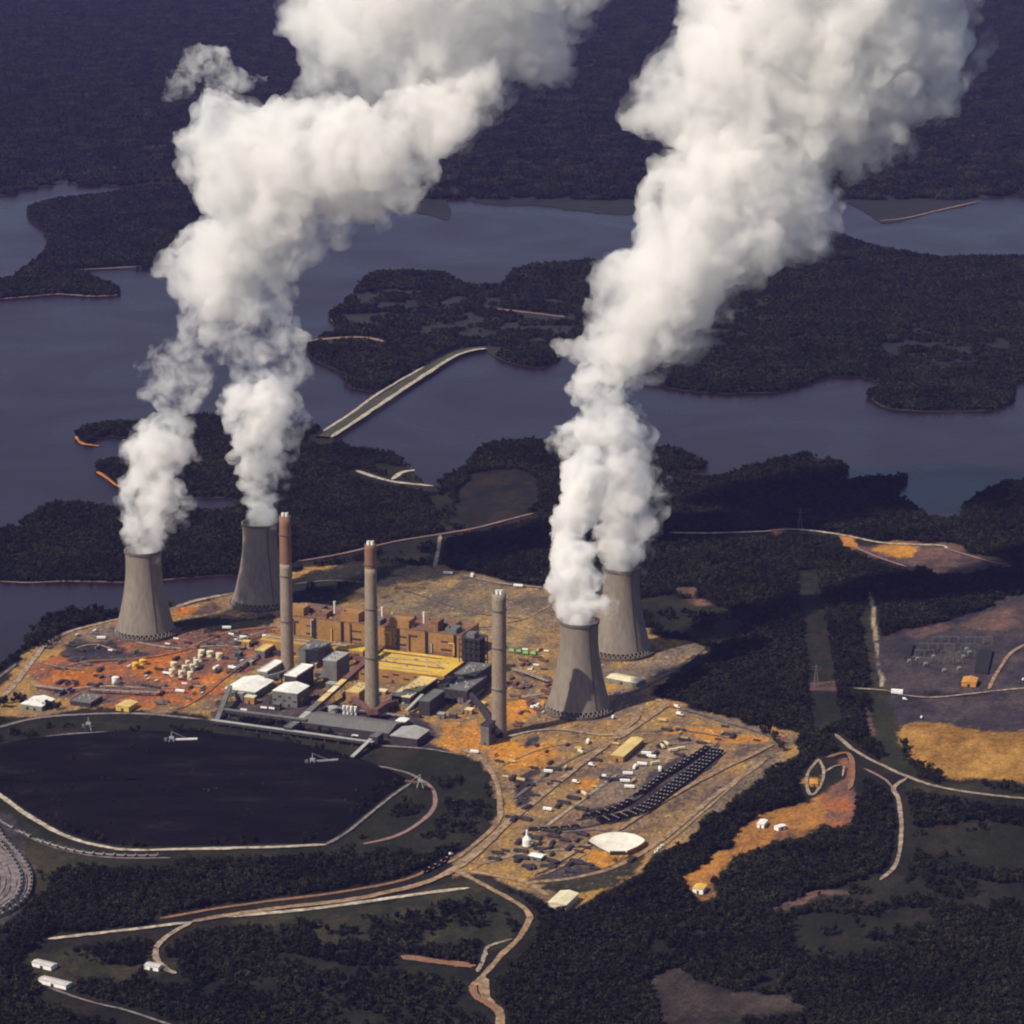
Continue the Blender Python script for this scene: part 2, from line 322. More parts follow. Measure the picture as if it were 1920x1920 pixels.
# ------------------------------------------------------------------ open ground without trees
OPEN, PAINT = [], []                   # open ground, and the soils laid over the terrain in order
PAL = {
 'meadow': [(.014,.016,.009),(.022,.022,.012),(.04,.032,.018)], 'dark_meadow': [(.009,.0105,.007),(.014,.0145,.009),(.026,.021,.014)],
 'forest_floor': [(.008,.008,.006),(.013,.012,.009),(.024,.018,.012)],
 'yard_dirt': [(.085,.058,.048),(.195,.122,.062),(.32,.18,.045)], 'red_dirt': [(.06,.04,.045),(.16,.075,.05),(.30,.095,.028)],
 'orange_dirt': [(.20,.11,.045),(.36,.155,.03),(.44,.19,.03)], 'clay': [(.16,.07,.03),(.30,.095,.02),(.36,.13,.03)],
 'bare_soil': [(.018,.014,.013),(.034,.026,.023),(.055,.042,.034)],
 'clay_mix': [(.075,.045,.035),(.22,.10,.03),(.34,.15,.035)],
 'tan_field': [(.12,.058,.02),(.22,.11,.028),(.34,.18,.048)], 'grey_gravel': [(.08,.06,.055),(.14,.10,.075),(.22,.15,.085)],
 'dark_gravel': [(.02,.016,.022),(.038,.03,.036),(.07,.052,.048)], 'brown_flat': [(.085,.065,.055),(.15,.11,.07),(.26,.165,.07)],
 'pink_soil': [(.04,.028,.028),(.075,.047,.042),(.14,.075,.055)], 'white_gravel': [(.2,.16,.11),(.28,.23,.16),(.36,.3,.2)],
}
def field(name, pts, m, z=1.8, smooth=True, rough=.5, n=6, clear=True, keep=None, feather=2.2, warp=1.0):
    q = np.array(smooth_line(pts, n, True) if smooth else pts, float)
    if clear: OPEN.append((q, keep if keep is not None else (.10 if ('meadow' in m and smooth) else .0), warp if smooth else .25))
    PAINT.append((q, m, feather, warp if smooth else .25))
YARD = [(-60,1345),(0,1300),(30,1262),(70,1218),(130,1186),(215,1160),(320,1138),(440,1112),(520,1085),(600,1066),(700,1066),(790,1068),(860,1074),(950,1092),(1030,1100),(1100,1120),(1190,1165),(1250,1195),(1305,1205),(1318,1225),(1285,1255),(1215,1305),(1260,1318),(1340,1338),(1440,1362),(1502,1385),(1490,1410),(1440,1440),(1330,1530),(1230,1606),(1150,1662),(1070,1706),(1040,1700),(985,1672),(900,1640),(845,1628),(870,1598),(936,1535),(930,1475),(885,1420),(830,1396),(740,1392),(640,1376),(520,1352),(400,1344),(280,1336),(180,1334),(100,1338)]
field('yard', YARD, 'yard_dirt', 2.0)
FIELD_PATCHES = [
 ('laydown_gravel', [(560,1090),(640,1072),(760,1068),(860,1076),(960,1096),(1045,1108),(1050,1160),(980,1210),(900,1200),(760,1150),(640,1120)], 'brown_flat', 2.4),
 ('lawn', [(330,1168),(440,1160),(520,1150),(512,1170),(440,1180),(400,1192),(340,1186)], 'dark_meadow', 2.5),
 ('lawn', [(440,1100),(560,1080),(680,1062),(760,1068),(700,1090),(640,1128),(560,1138),(470,1142)], 'dark_meadow', 2.5),
 ('tank_farm_soil', [(60,1270),(110,1225),(200,1190),(330,1185),(420,1178),(520,1185),(530,1240),(430,1275),(420,1310),(300,1328),(160,1330),(110,1300)], 'red_dirt', 2.5),
 ('gravel_pad', [(110,1215),(180,1180),(215,1190),(230,1215),(280,1228),(220,1240),(150,1242)], 'dark_gravel', 2.8),
 ('gravel_pad', [(150,1188),(205,1175),(215,1188),(160,1200)], 'grey_gravel', 2.9),
 ('orange_soil', [(110,1255),(165,1250),(200,1262),(190,1288),(130,1290)], 'clay', 2.9),
 ('orange_soil', [(270,1240),(340,1215),(350,1225),(300,1262),(262,1268)], 'clay', 2.9),
 ('orange_soil', [(365,1300),(420,1255),(432,1262),(400,1300),(350,1322)], 'clay', 2.9),
 ('orange_soil', [(330,1142),(362,1136),(364,1152),(330,1160)], 'clay', 2.9),
 ('pink_pad', [(364,1140),(398,1128),(402,1146),(360,1158)], 'pink_soil', 3.0),
 ('coal_yard_gravel', [(420,1320),(520,1300),(640,1320),(760,1345),(830,1392),(740,1392),(600,1372),(480,1350),(405,1345)], 'dark_gravel', 2.8),
 ('orange_soil', [(830,1360),(890,1350),(905,1365),(960,1385),(950,1410),(880,1405),(840,1390)], 'orange_dirt', 2.8),
 ('orange_soil', [(950,1400),(1040,1395),(1045,1430),(990,1450),(930,1440),(925,1420)], 'orange_dirt', 2.8),
 ('orange_soil', [(1080,1470),(1150,1462),(1140,1478),(1085,1488)], 'orange_dirt', 2.8),
 ('orange_soil', [(1110,1608),(1200,1592),(1190,1612),(1120,1622)], 'orange_dirt', 2.8),
 ('orange_soil', [(930,1330),(1010,1318),(1020,1345),(950,1372)], 'orange_dirt', 2.8),
 ('orange_soil', [(1240,1372),(1330,1365),(1440,1390),(1430,1402),(1320,1388)], 'orange_dirt', 2.8),
 ('gravel_pad', [(985,1385),(1010,1380),(1005,1398),(980,1402)], 'dark_gravel', 3.0),
 ('gravel_pad', [(970,1480),(1010,1448),(1015,1470),(985,1505),(960,1520)], 'dark_gravel', 3.0),
 ('gravel_pad', [(1150,1425),(1240,1395),(1300,1400),(1200,1490),(1120,1520),(1090,1515)], 'grey_gravel', 2.7),
 ('gravel_pad', [(1100,1540),(1220,1520),(1300,1460),(1345,1400),(1330,1398),(1240,1440),(1180,1495),(1100,1525)], 'dark_gravel', 3.0),
 ('gravel_pad', [(985,1640),(1060,1610),(1130,1630),(1060,1645),(1000,1650)], 'dark_gravel', 3.0),
 ('gravel_pad', [(1230,1590),(1400,1440),(1460,1410),(1440,1440),(1320,1535),(1240,1600)], 'brown_flat', 2.7),
 ('apron_and_shadow', [(1140,1330),(1180,1298),(1212,1312),(1205,1335),(1160,1350),(1110,1358)], 'grey_gravel', 2.9),  # cast shadow of the front right tower, painted into the ground as grey
 ('apron_and_shadow', [(1090,1248),(1150,1252),(1230,1240),(1300,1205),(1315,1225),(1260,1262),(1180,1285),(1130,1280)], 'grey_gravel', 2.9),
 ('verge', [(1000,1660),(1060,1640),(1200,1605),(1150,1660),(1090,1668),(1040,1668)], 'meadow', 2.7),
]
for nm, pts, mm, z in FIELD_PATCHES: field(nm, pts, mm, z, rough=1.0, clear=False)
# coal yard loop
field('yard_grass', [(-200,1365),(0,1352),(100,1338),(250,1338),(400,1352),(560,1372),(700,1395),(810,1408),(880,1430),(922,1478),(928,1530),(880,1580),(800,1600),(740,1594),(640,1598),(560,1600),(430,1608),(260,1606),(130,1590),(40,1556),(0,1530),(-200,1470)], 'dark_meadow', 2.0)
field('rail_loop_ground', [(-300,1480),(0,1525),(30,1560),(64,1620),(66,1660),(40,1712),(0,1735),(-200,1800)], 'dark_gravel', 2.3)
field('loop_grass', [(40,1556),(130,1592),(260,1612),(330,1610),(200,1628),(120,1650),(70,1690),(66,1640)], 'meadow', 2.2)
# meadows and clearings south of the works
field('meadow', [(860,1640),(940,1672),(978,1720),(960,1756),(905,1780),(750,1776),(560,1752),(440,1732),(560,1702),(700,1692)], 'meadow')
field('meadow', [(400,1790),(560,1790),(700,1812),(830,1830),(890,1850),(900,1920),(760,1960),(560,1900),(420,1850)], 'dark_meadow')
field('meadow', [(100,1790),(180,1790),(240,1806),(170,1815),(110,1812)], 'meadow')
field('farm_yard', [(48,1796),(78,1790),(120,1800),(180,1800),(250,1806),(240,1822),(150,1824),(90,1826)], 'meadow', keep=0)
field('farm_yard', [(60,1828),(90,1822),(140,1842),(140,1866),(100,1862)], 'meadow', keep=0)
field('farm_yard', [(262,1802),(290,1796),(330,1810),(310,1828),(275,1824)], 'meadow', keep=0)
field('meadow', [(1230,1838),(1330,1852),(1480,1870),(1500,1890),(1420,1900),(1370,1940),(1260,1945),(1240,1880)], 'bare_soil')
field('meadow', [(1530,1690),(1650,1650),(1900,1660),(2000,1700),(1900,1720),(1760,1720),(1700,1770),(1600,1800),(1500,1790),(1490,1740)], 'dark_meadow')
field('meadow', [(1700,1560),(1820,1540),(1920,1560),(2050,1600),(1900,1630),(1750,1620),(1690,1600)], 'dark_meadow')
field('meadow', [(1700,1460),(1800,1470),(1940,1500),(1920,1515),(1820,1500),(1720,1490)], 'meadow')
field('meadow', [(1450,1700),(1520,1680),(1600,1672),(1590,1682),(1530,1696),(1470,1712)], 'pink_soil', 2.1)
field('meadow', [(690,880),(770,878),(810,912),(845,940),(880,985),(830,1000),(810,950),(760,912)], 'dark_meadow')
field('meadow', [(640,1062),(720,1035),(820,1005),(830,1060),(760,1066),(690,1068)], 'dark_meadow')
field('meadow', [(870,905),(960,880),(1010,900),(1000,950),(940,970),(860,985)], 'forest_floor')
field('meadow', [(1255,1102),(1290,1104),(1300,1116),(1275,1118)], 'pink_soil', 2.1)
field('meadow', [(1280,1126),(1310,1122),(1335,1140),(1318,1148)], 'pink_soil', 2.1)
field('meadow', [(1345,1150),(1362,1152),(1366,1160),(1350,1160)], 'pink_soil', 2.1)
field('meadow', [(1200,1130),(1320,1130),(1400,1170),(1350,1215),(1310,1200),(1240,1180)], 'dark_meadow')
# power line corridors
field('corridor', [(1488,1072),(1530,1070),(1545,1150),(1560,1230),(1575,1350),(1520,1372),(1512,1250),(1500,1150)], 'dark_meadow', smooth=False)
field('corridor_soil', [(1515,1282),(1565,1280),(1568,1298),(1518,1300)], 'pink_soil', 2.2, smooth=False, clear=False)
field('corridor', [(1608,1130),(1640,1120),(1668,1290),(1700,1400),(1718,1455),(1660,1450),(1630,1380),(1632,1290)], 'meadow', smooth=False)
field('corridor_road', [(1628,1112),(1634,1112),(1662,1290),(1652,1290)], 'white_gravel', 2.4, smooth=False)
field('grass_strip', [(1640,1305),(1668,1300),(1690,1440),(1662,1448),(1636,1380)], 'meadow', 2.4, smooth=False)
field('soil_bank', [(1612,1328),(1624,1328),(1642,1380),(1628,1382)], 'pink_soil', 2.6, smooth=False)
# right hand fields
field('switchyard_ground', [(1650,1200),(1720,1180),(1830,1140),(1960,1110),(2200,1100),(2200,1300),(1900,1298),(1760,1302),(1670,1298)], 'dark_gravel')
field('switchyard_soil', [(1800,1170),(1860,1142),(1960,1140),(1960,1170),(1850,1180)], 'pink_soil', 2.3, clear=False)
field('switchyard_soil', [(1700,1190),(1760,1172),(1780,1180),(1730,1200)], 'pink_soil', 2.3, clear=False)
field('storage_ground', [(1672,1306),(1760,1310),(1900,1300),(2200,1305),(2200,1380),(1920,1372),(1780,1362),(1690,1358)], 'dark_gravel', 2.2)
field('tan_field', [(1690,1362),(1780,1362),(1860,1370),(2000,1368),(2300,1400),(2300,1490),(1920,1470),(1800,1462),(1740,1445),(1700,1415)], 'tan_field', 2.4)
field('red_clearing', [(1560,1003),(1590,1004),(1620,1020),(1660,1018),(1720,1018),(1780,1024),(1860,1050),(1900,1062),(1820,1070),(1760,1078),(1700,1062),(1640,1040),(1590,1022)], 'pink_soil')
field('orange_soil', [(1566,1004),(1600,1006),(1616,1018),(1600,1022),(1575,1014)], 'orange_dirt', 2.3, clear=False)
field('orange_soil', [(1640,1026),(1690,1020),(1720,1028),(1700,1044),(1660,1038)], 'orange_dirt', 2.3, clear=False)
field('orange_soil', [(1440,990),(1460,987),(1468,996),(1446,998)], 'clay', 2.3, clear=False)
# clay cut on the wooded ridge
field('clay_cut', [(1288,1666),(1325,1630),(1372,1596),(1380,1566),(1415,1540),(1470,1526),(1530,1506),(1572,1474),(1592,1490),(1580,1532),(1536,1552),(1480,1572),(1430,1594),(1385,1622),(1344,1660),(1312,1682)], 'clay_mix', 2.0)
field('clay_cut', [(1550,1470),(1590,1420),(1596,1470),(1590,1540),(1562,1550),(1548,1520)], 'red_dirt', 2.2)
field('pond_bank', [(1508,1440),(1525,1425),(1560,1425),(1580,1440),(1572,1470),(1545,1492),(1515,1482)], 'dark_meadow', 2.1)

# ------------------------------------------------------------------ roads and tracks
RD = [
 ('plant_road', [(-40,1345),(0,1312),(30,1280),(62,1238),(90,1206),(130,1184),(190,1168),(250,1155)], 9, 'road_pale'),
 ('plant_road', [(330,1138),(370,1125),(436,1112)], 13, 'road_pale'),
 ('plant_road', [(-30,1290),(0,1268),(30,1245)], 7, 'road_grey'),
 ('plant_road', [(-10,1365),(60,1348),(140,1340),(260,1338),(380,1348)], 9, 'ballast'),
 ('plant_road', [(-10,1420),(30,1400),(70,1385),(130,1376),(200,1372)], 7, 'ballast'),
 ('loop_track', [(-30,1475),(0,1492),(40,1520),(80,1545),(130,1570),(190,1586),(250,1593),(330,1592),(430,1590),(520,1587),(612,1583)], 9, 'white_gravel'),
 ('loop_track', [(612,1583),(650,1560),(700,1520),(745,1485),(770,1468)], 6, 'ballast'),
 ('loop_track', [(790,1462),(812,1480),(815,1510),(790,1540),(740,1568),(680,1582)], 7, 'pink_soil'),
 ('loop_track', [(-30,1520),(30,1556),(90,1584),(150,1600),(220,1608),(320,1608)], 6, 'ballast'),
 ('loop_track', [(620,1440),(700,1436),(760,1448),(790,1462)], 6, 'ballast'),
 ('ring_road', [(860,1400),(905,1425),(930,1465),(938,1510),(930,1545),(880,1590),(840,1618)], 9, 'road_dirt'),
 ('ring_road', [(400,1352),(480,1364),(560,1376),(640,1388),(720,1398),(800,1404),(850,1412)], 7, 'ballast'),
 ('south_road', [(1200,1340),(1150,1385),(1060,1455),(960,1535),(890,1600),(830,1640),(770,1662),(660,1686),(540,1700),(430,1715),(360,1728)], 12, 'road_dirt'),
 ('south_road', [(360,1728),(250,1742),(160,1752),(90,1760)], 9, 'white_gravel'),
 ('south_rail', [(840,1612),(760,1648),(640,1672),(500,1690),(400,1704),(300,1722)], 8, 'clay_road'),
 ('access_road', [(880,1664),(800,1674),(700,1688),(600,1702),(500,1712),(420,1718)], 10, 'white_gravel'),
 ('access_road', [(850,1630),(900,1655),(950,1682),(985,1705),(992,1725),(975,1755),(940,1790),(905,1830),(885,1850)], 9, 'road_dirt'),
 ('access_road', [(905,1830),(912,1870),(935,1895),(938,1930),(930,1980)], 12, 'road_dirt'),
 ('access_road', [(885,1845),(892,1868),(915,1880),(936,1898)], 10, 'clay_road'),
 ('access_road', [(360,1728),(318,1752),(294,1775),(292,1795),(310,1815),(330,1825)], 9, 'road_pale'),
 ('farm_track', [(90,1850),(160,1875),(240,1895),(330,1925)], 5, 'ballast'),
 ('farm_track', [(910,1792),(915,1775),(960,1760)], 6, 'road_pale'),
 ('farm_track', [(895,1822),(905,1800),(908,1788)], 6, 'road_pale'),
 ('clay_bank', [(752,1792),(800,1800),(850,1806),(892,1810)], 15, 'clay_road'),
 ('yard_road', [(1215,1305),(1250,1320),(1230,1335),(1160,1385)], 12, 'road_dirt'),
 ('yard_road', [(945,1383),(1000,1370),(1060,1368),(1130,1378),(1180,1372)], 8, 'road_pale'),
 ('yard_road', [(1260,1322),(1340,1346),(1420,1370),(1480,1392)], 12, 'road_grey'),
 ('yard_road', [(1000,1640),(1080,1595),(1150,1560),(1280,1480),(1400,1420),(1450,1395)], 9, 'road_dirt'),
 ('yard_road', [(985,1655),(1080,1645),(1160,1622),(1240,1575),(1330,1500),(1440,1420)], 9, 'road_dirt'),
 ('yard_road', [(845,1630),(920,1640),(985,1655),(1030,1680)], 10, 'road_dirt'),
 ('yard_road', [(100,1255),(160,1240),(250,1235),(330,1222),(390,1198),(440,1182),(520,1175)], 8, 'red_dirt'),
 ('yard_road', [(330,1330),(370,1310),(420,1270),(470,1235)], 8, 'red_dirt'),
 ('yard_road', [(70,1240),(110,1250),(160,1256)], 6, 'road_dirt'),
 ('perimeter_road', [(860,1075),(920,1090),(980,1098),(1030,1102)], 8, 'road_pale'),
 ('perimeter_road', [(560,1052),(640,1038),(740,1015),(820,1002),(890,990),(960,972),(1000,962)], 7, 'pink_soil'),
 ('perimeter_road', [(826,1003),(822,1030),(815,1062)], 8, 'road_pale'),
 ('perimeter_road', [(550,1095),(620,1088),(680,1092)], 5, 'road_grey'),
 ('ridge_road', [(1255,998),(1330,999),(1430,996),(1490,992),(1570,1001),(1660,1018),(1760,1022),(1775,1028)], 8, 'white_gravel'),
 ('ridge_road', [(1600,1024),(1640,1042),(1700,1062)], 7, 'pink_soil'),
 ('ridge_road', [(1775,1028),(1830,1045),(1880,1058)], 7, 'pink_soil'),
 ('east_road', [(1600,1290),(1660,1294),(1690,1302),(1750,1307),(1830,1299),(1920,1290),(2100,1280)], 6, 'road_pale'),
 ('east_road', [(1566,1376),(1600,1405),(1640,1428),(1700,1455),(1760,1475),(1840,1488),(1940,1498),(2200,1520)], 8, 'road_pale'),
 ('east_road', [(1854,1292),(1870,1260),(1895,1225),(1930,1206),(2000,1195)], 7, 'road_dirt'),
 ('east_road', [(1700,1458),(1676,1478),(1685,1500),(1690,1560),(1680,1620),(1650,1650)], 7, 'road_pale'),
 ('east_road', [(1620,1440),(1660,1462),(1682,1488)], 5, 'pink_soil'),
 ('tower_road', [(1180,1300),(1240,1270),(1290,1240),(1320,1215)], 6, 'road_grey'),
 ('pond_track', [(1535,1422),(1545,1448),(1535,1478),(1520,1490),(1512,1470),(1516,1448),(1535,1422)], 5, 'road_pale'),
 ('pond_track', [(1545,1448),(1565,1436),(1582,1436),(1580,1455)], 4, 'road_pale'),
 ('pond_track', [(1550,1420),(1590,1412),(1600,1450),(1592,1480)], 8, 'clay_road'),
]

TRACKS = [[(930,1440),(1010,1405),(1090,1390)],[(960,1500),(1040,1440),(1120,1400)],[(1010,1560),(1090,1500),(1160,1450)],[(1120,1392),(1200,1398),(1300,1392)],[(1180,1372),(1280,1370),(1380,1385)],[(900,1620),(980,1600),(1090,1590)],[(1020,1640),(1100,1600)],[(1050,1560),(1110,1556),(1200,1560)],
 [(120,1292),(200,1286),(300,1290),(400,1285)],[(140,1215),(180,1208),(230,1224)],[(180,1320),(260,1300),(330,1298)],[(240,1200),(330,1215),(420,1210),(510,1222)],[(420,1185),(470,1205),(500,1230)],[(960,1240),(1000,1300),(1010,1345)],[(960,1310),(1020,1300)],[(880,1180),(980,1160),(1040,1130)],[(740,1100),(800,1120),(900,1150),(990,1160)],[(760,1080),(840,1100)],[(1240,1590),(1320,1520),(1400,1450)]]
for i, pts in enumerate(TRACKS): strip('worn_track', pts, 4.5 + (i % 3), 3.05 + .013 * i, M[('road_dirt', 'road_grey', 'road_pale')[i % 3]], clear=False)
for i, (nm, pts, wd, mm) in enumerate(RD): strip(nm, pts, wd, 3.3 + .12 * (i % 7), M[mm])
field('orange_soil', [(1514,1462),(1536,1462),(1536,1474),(1516,1476)], 'orange_dirt', 3.2, clear=False)
# bottom left rail loop
for k in range(6):
    f = k * 10
    strip('rail_track', [(-30 - f*.6, 1540 + f*.5), (8 - f, 1575 + f*.3), (40 - f, 1610), (56 - f, 1645 ), (50 - f, 1678 - f*.1), (20 - f, 1705 - f*.2), (-30 - f, 1725 - f*.3)], 7, 3.2 + .1 * k, M['ballast'])

# ------------------------------------------------------------------ painted soils: one terrain sheet, a soil colour at every vertex
def S(p): return np.array(smooth_line(p, 6, True))
def vnoise(pts, sc_, seed):
    g = np.random.default_rng(seed); tab = g.uniform(0, 1, (256, 256)); q = pts / sc_ + 1000
    i = np.floor(q).astype(int); f = q - i; f = f * f * (3 - 2 * f); ix, iy = i[:, 0] % 256, i[:, 1] % 256; jx, jy = (ix + 1) % 256, (iy + 1) % 256
    return (tab[ix, iy]*(1-f[:, 0])*(1-f[:, 1]) + tab[jx, iy]*f[:, 0]*(1-f[:, 1]) + tab[ix, jy]*(1-f[:, 0])*f[:, 1] + tab[jx, jy]*f[:, 0]*f[:, 1])
def fbm(p, sc_, seed, octv=4, gain=.55):
    o, am, t = 0, 1, 0
    for k in range(octv): o = o + am * vnoise(p, sc_ / 2**k, seed + k); t += am; am *= gain
    return o / t
def warped(p, amt=1.0):
    w_ = np.stack([fbm(p, 90, 41, 4, .65) - .5, fbm(p, 90, 51, 4, .65) - .5], 1) * np.array([52, 120]) * amt
    return project(p[:, 0] + w_[:, 0], p[:, 1] + w_[:, 1], np.zeros(len(p)))
WATERS = [S(LOWWATER), S([(340,938),(400,934),(436,936),(450,948),(432,958),(380,960),(336,954)])]
def build_terrain():
    ny, nx = 760, 640; ys = np.linspace(3550, 8050, ny); t = np.linspace(-1, 1, nx)
    X = t[None, :] * (960 / 6000 * ys * 1.25 + 20)[:, None]; Y = np.repeat(ys[:, None], nx, 1); p = np.stack([X.ravel(), Y.ravel()], 1); N = len(p)
    px0, py0 = project(p[:, 0], p[:, 1], np.zeros(N)); pxw, pyw = warped(p)
    land = inside(px0, py0, S(MAIN))
    for w_ in WATERS: land &= ~inside(px0, py0, w_)
    c, s_ = math.cos(R(-22)), math.sin(R(-22)); pr = np.stack([p[:, 0]*c + p[:, 1]*s_, -p[:, 0]*s_ + p[:, 1]*c], 1)
    n1 = fbm(p, 130, 5, 6, .62); n2 = fbm(pr * np.array([1, .35]), 34, 15, 5, .7); n3 = fbm(p, 18, 25, 3, .7)
    def ramp(m, k):
        a = PAL[m]; v = np.clip(((.40*n1 + .38*n2 + .22*n3) - .5) * 3.5 + .52 + k, 0, 1)[:, None] * 2
        return np.where(v < 1, np.array(a[0]) * (1 - v) + np.array(a[1]) * v, np.array(a[1]) * (2 - v) + np.array(a[2]) * (v - 1))
    colr = ramp('forest_floor', 0); g = np.random.default_rng(77)
    for i, (q, m, fe, wp) in enumerate(PAINT):
        ax, ay = px0 + (pxw - px0) * wp, py0 + (pyw - py0) * wp; lo, hi = q.min(0) - 8, q.max(0) + 8
        idx = np.where((ax > lo[0]) & (ax < hi[0]) & (ay > lo[1]) & (ay < hi[1]))[0]
        if not len(idx): continue
        cov = np.zeros(len(idx))
        for k in range(5):
            f_ = fe * (1.0 if wp >= 1 else .3); cov += inside(ax[idx] + g.normal(0, f_, len(idx)), ay[idx] + g.normal(0, f_ * .6, len(idx)), q)
        cov = (cov / 5)[:, None]
        colr[idx] = colr[idx] * (1 - cov) + ramp(m, 0)[idx] * cov
    yd = inside(pxw, pyw, S(YARD)); sp = g.random(N)
    colr[yd & (sp < .05)] *= .4; colr[yd & (sp > .975)] = np.minimum(1, colr[yd & (sp > .975)] * 1.7 + .03)
    colr *= (.82 + .36 * g.random(N))[:, None]
    L = land.reshape(ny, nx); ok = L[:-1, :-1] & L[1:, :-1] & L[:-1, 1:] & L[1:, 1:]
    j, i = np.where(ok); f = np.stack([j*nx+i, j*nx+i+1, (j+1)*nx+i+1, (j+1)*nx+i], 1)
    me = bpy.data.meshes.new('terrain'); me.vertices.add(N); me.loops.add(f.size); me.polygons.add(len(f))
    co = np.zeros((N, 3), 'f'); co[:, :2] = p; co[:, 2] = 2.0 + .9 * (fbm(p, 40, 91, 3) - .5)
    me.vertices.foreach_set('co', co.ravel()); me.loops.foreach_set('vertex_index', f.ravel().astype('i')); me.polygons.foreach_set('loop_start', (np.arange(len(f)) * 4).astype('i'))
    me.update(); me.polygons.foreach_set('use_smooth', [True] * len(f))
    at = me.color_attributes.new('soil', 'FLOAT_COLOR', 'POINT'); rgba = np.ones((N, 4), 'f'); rgba[:, :3] = colr; at.data.foreach_set('color', rgba.ravel())
    m = bpy.data.materials.new('soils'); m.use_nodes = True; nt_ = m.node_tree; b = nt_.nodes['Principled BSDF']; b.inputs['Roughness'].default_value = .95; b.inputs['Specular IOR Level'].default_value = .1
    ca = nt_.nodes.new('ShaderNodeVertexColor'); ca.layer_name = 'soil'; nz = nt_.nodes.new('ShaderNodeTexNoise'); nz.inputs['Scale'].default_value = .25; nz.inputs['Detail'].default_value = 5
    ge = nt_.nodes.new('ShaderNodeNewGeometry'); nt_.links.new(ge.outputs['Position'], nz.inputs['Vector'])
    mr = nt_.nodes.new('ShaderNodeMapRange'); mr.inputs['From Min'].default_value = .3; mr.inputs['From Max'].default_value = .7; mr.inputs['To Min'].default_value = .6; mr.inputs['To Max'].default_value = 1.4
    vm = nt_.nodes.new('ShaderNodeVectorMath'); vm.operation = 'SCALE'; nt_.links.new(nz.outputs['Fac'], mr.inputs[0]); nt_.links.new(ca.outputs[0], vm.inputs[0]); nt_.links.new(mr.outputs[0], vm.inputs['Scale']); nt_.links.new(vm.outputs[0], b.inputs['Base Color'])
    me.materials.append(m); o = bpy.data.objects.new('terrain', me); col.objects.link(o); o['kind'] = 'structure'
build_terrain()

# ------------------------------------------------------------------ trees
def crown_mesh(name, h, r, n, q, mat_, seed, trunk=True, lower=.25):
    g = np.random.default_rng(seed); mb = MB()
    if trunk:
        mb.lathe([(.35, 0), (.28, h*.3), (.16, h*.6), (.05, h*.85)], n=5, mi=1)
    blobs = [(g.normal(0, r*.38, 2), g.uniform(lower+.12, .88)*h, g.uniform(.34, .58)*r) for _ in range(9)]
    for i in range(n):
        c2, cz, br = blobs[g.integers(len(blobs))]
        d = g.normal(0, 1, 3); d /= np.linalg.norm(d); rad = br * g.uniform(.65, 1.05)
        p = np.array([c2[0], c2[1], cz]) + d * rad * np.array([1, 1, .8])
        nrm = d + g.normal(0, .45, 3); nrm /= np.linalg.norm(nrm)
        a = np.cross(nrm, g.normal(0, 1, 3)); a /= np.linalg.norm(a); b_ = np.cross(nrm, a); s = q * g.uniform(.6, 1.25)
        mb.add([p + a*s, p + b_*s*.8, p - a*s*.9, p - b_*s], [(0, 1, 2, 3)], 0)
    me = bpy.data.meshes.new(name); me.from_pydata(mb.v, [], mb.f)
    me.materials.append(mat_); me.materials.append(M['bark']); me.polygons.foreach_set('material_index', mb.m); me.update()
    return me
def join_meshes(name, parts):
    vs, fs, ms = [], [], []; mats = []
    for me, loc, s, rz in parts:
        n = len(vs); c, sn = math.cos(rz) * s, math.sin(rz) * s
        for v in me.vertices: vs.append((loc[0] + v.co.x*c - v.co.y*sn, loc[1] + v.co.x*sn + v.co.y*c, v.co.z*s))
        off = []
        for mm in me.materials:
            if mm not in mats: mats.append(mm)
            off.append(mats.index(mm))
        for p in me.polygons: fs.append([i + n for i in p.vertices]); ms.append(off[p.material_index])
    me = bpy.data.meshes.new(name); me.from_pydata(vs, [], fs)
    for mm in mats: me.materials.append(mm)
    me.polygons.foreach_set('material_index', ms); me.update(); return me
tree_meshes = [crown_mesh('tree_kind', h, r, 120, 1.75, M[l], 20 + i) for i, (h, r, l) in enumerate([(15,6,'leaf_a'),(17,5.2,'leaf_b'),(13,6.4,'leaf_a'),(18,6.5,'leaf_c'),(12,5,'leaf_b'),(16,5.6,'leaf_a')])]
low_meshes = [crown_mesh('low_tree', h, r, 26, 3.6, M[l], 60 + i, trunk=False) for i, (h, r, l) in enumerate([(15,6.5,'leaf_a'),(17,6,'leaf_b'),(14,7,'leaf_c')])]
patch_meshes = []
for k in range(4):
    parts = []
    for i in range(6):
        for j in range(6):
            parts.append((low_meshes[rng.integers(3)], ((i-2.5)*10.5 + rng.uniform(-4, 4), (j-2.5)*10.5 + rng.uniform(-4, 4)), rng.uniform(.75, 1.25), rng.uniform(0, 6.28)))
    patch_meshes.append(join_meshes('tree_patch', parts))
def kinds(name, meshes):
    c = bpy.data.collections.new(name)
    for me in meshes: c.objects.link(bpy.data.objects.new(me.name, me))
    return c
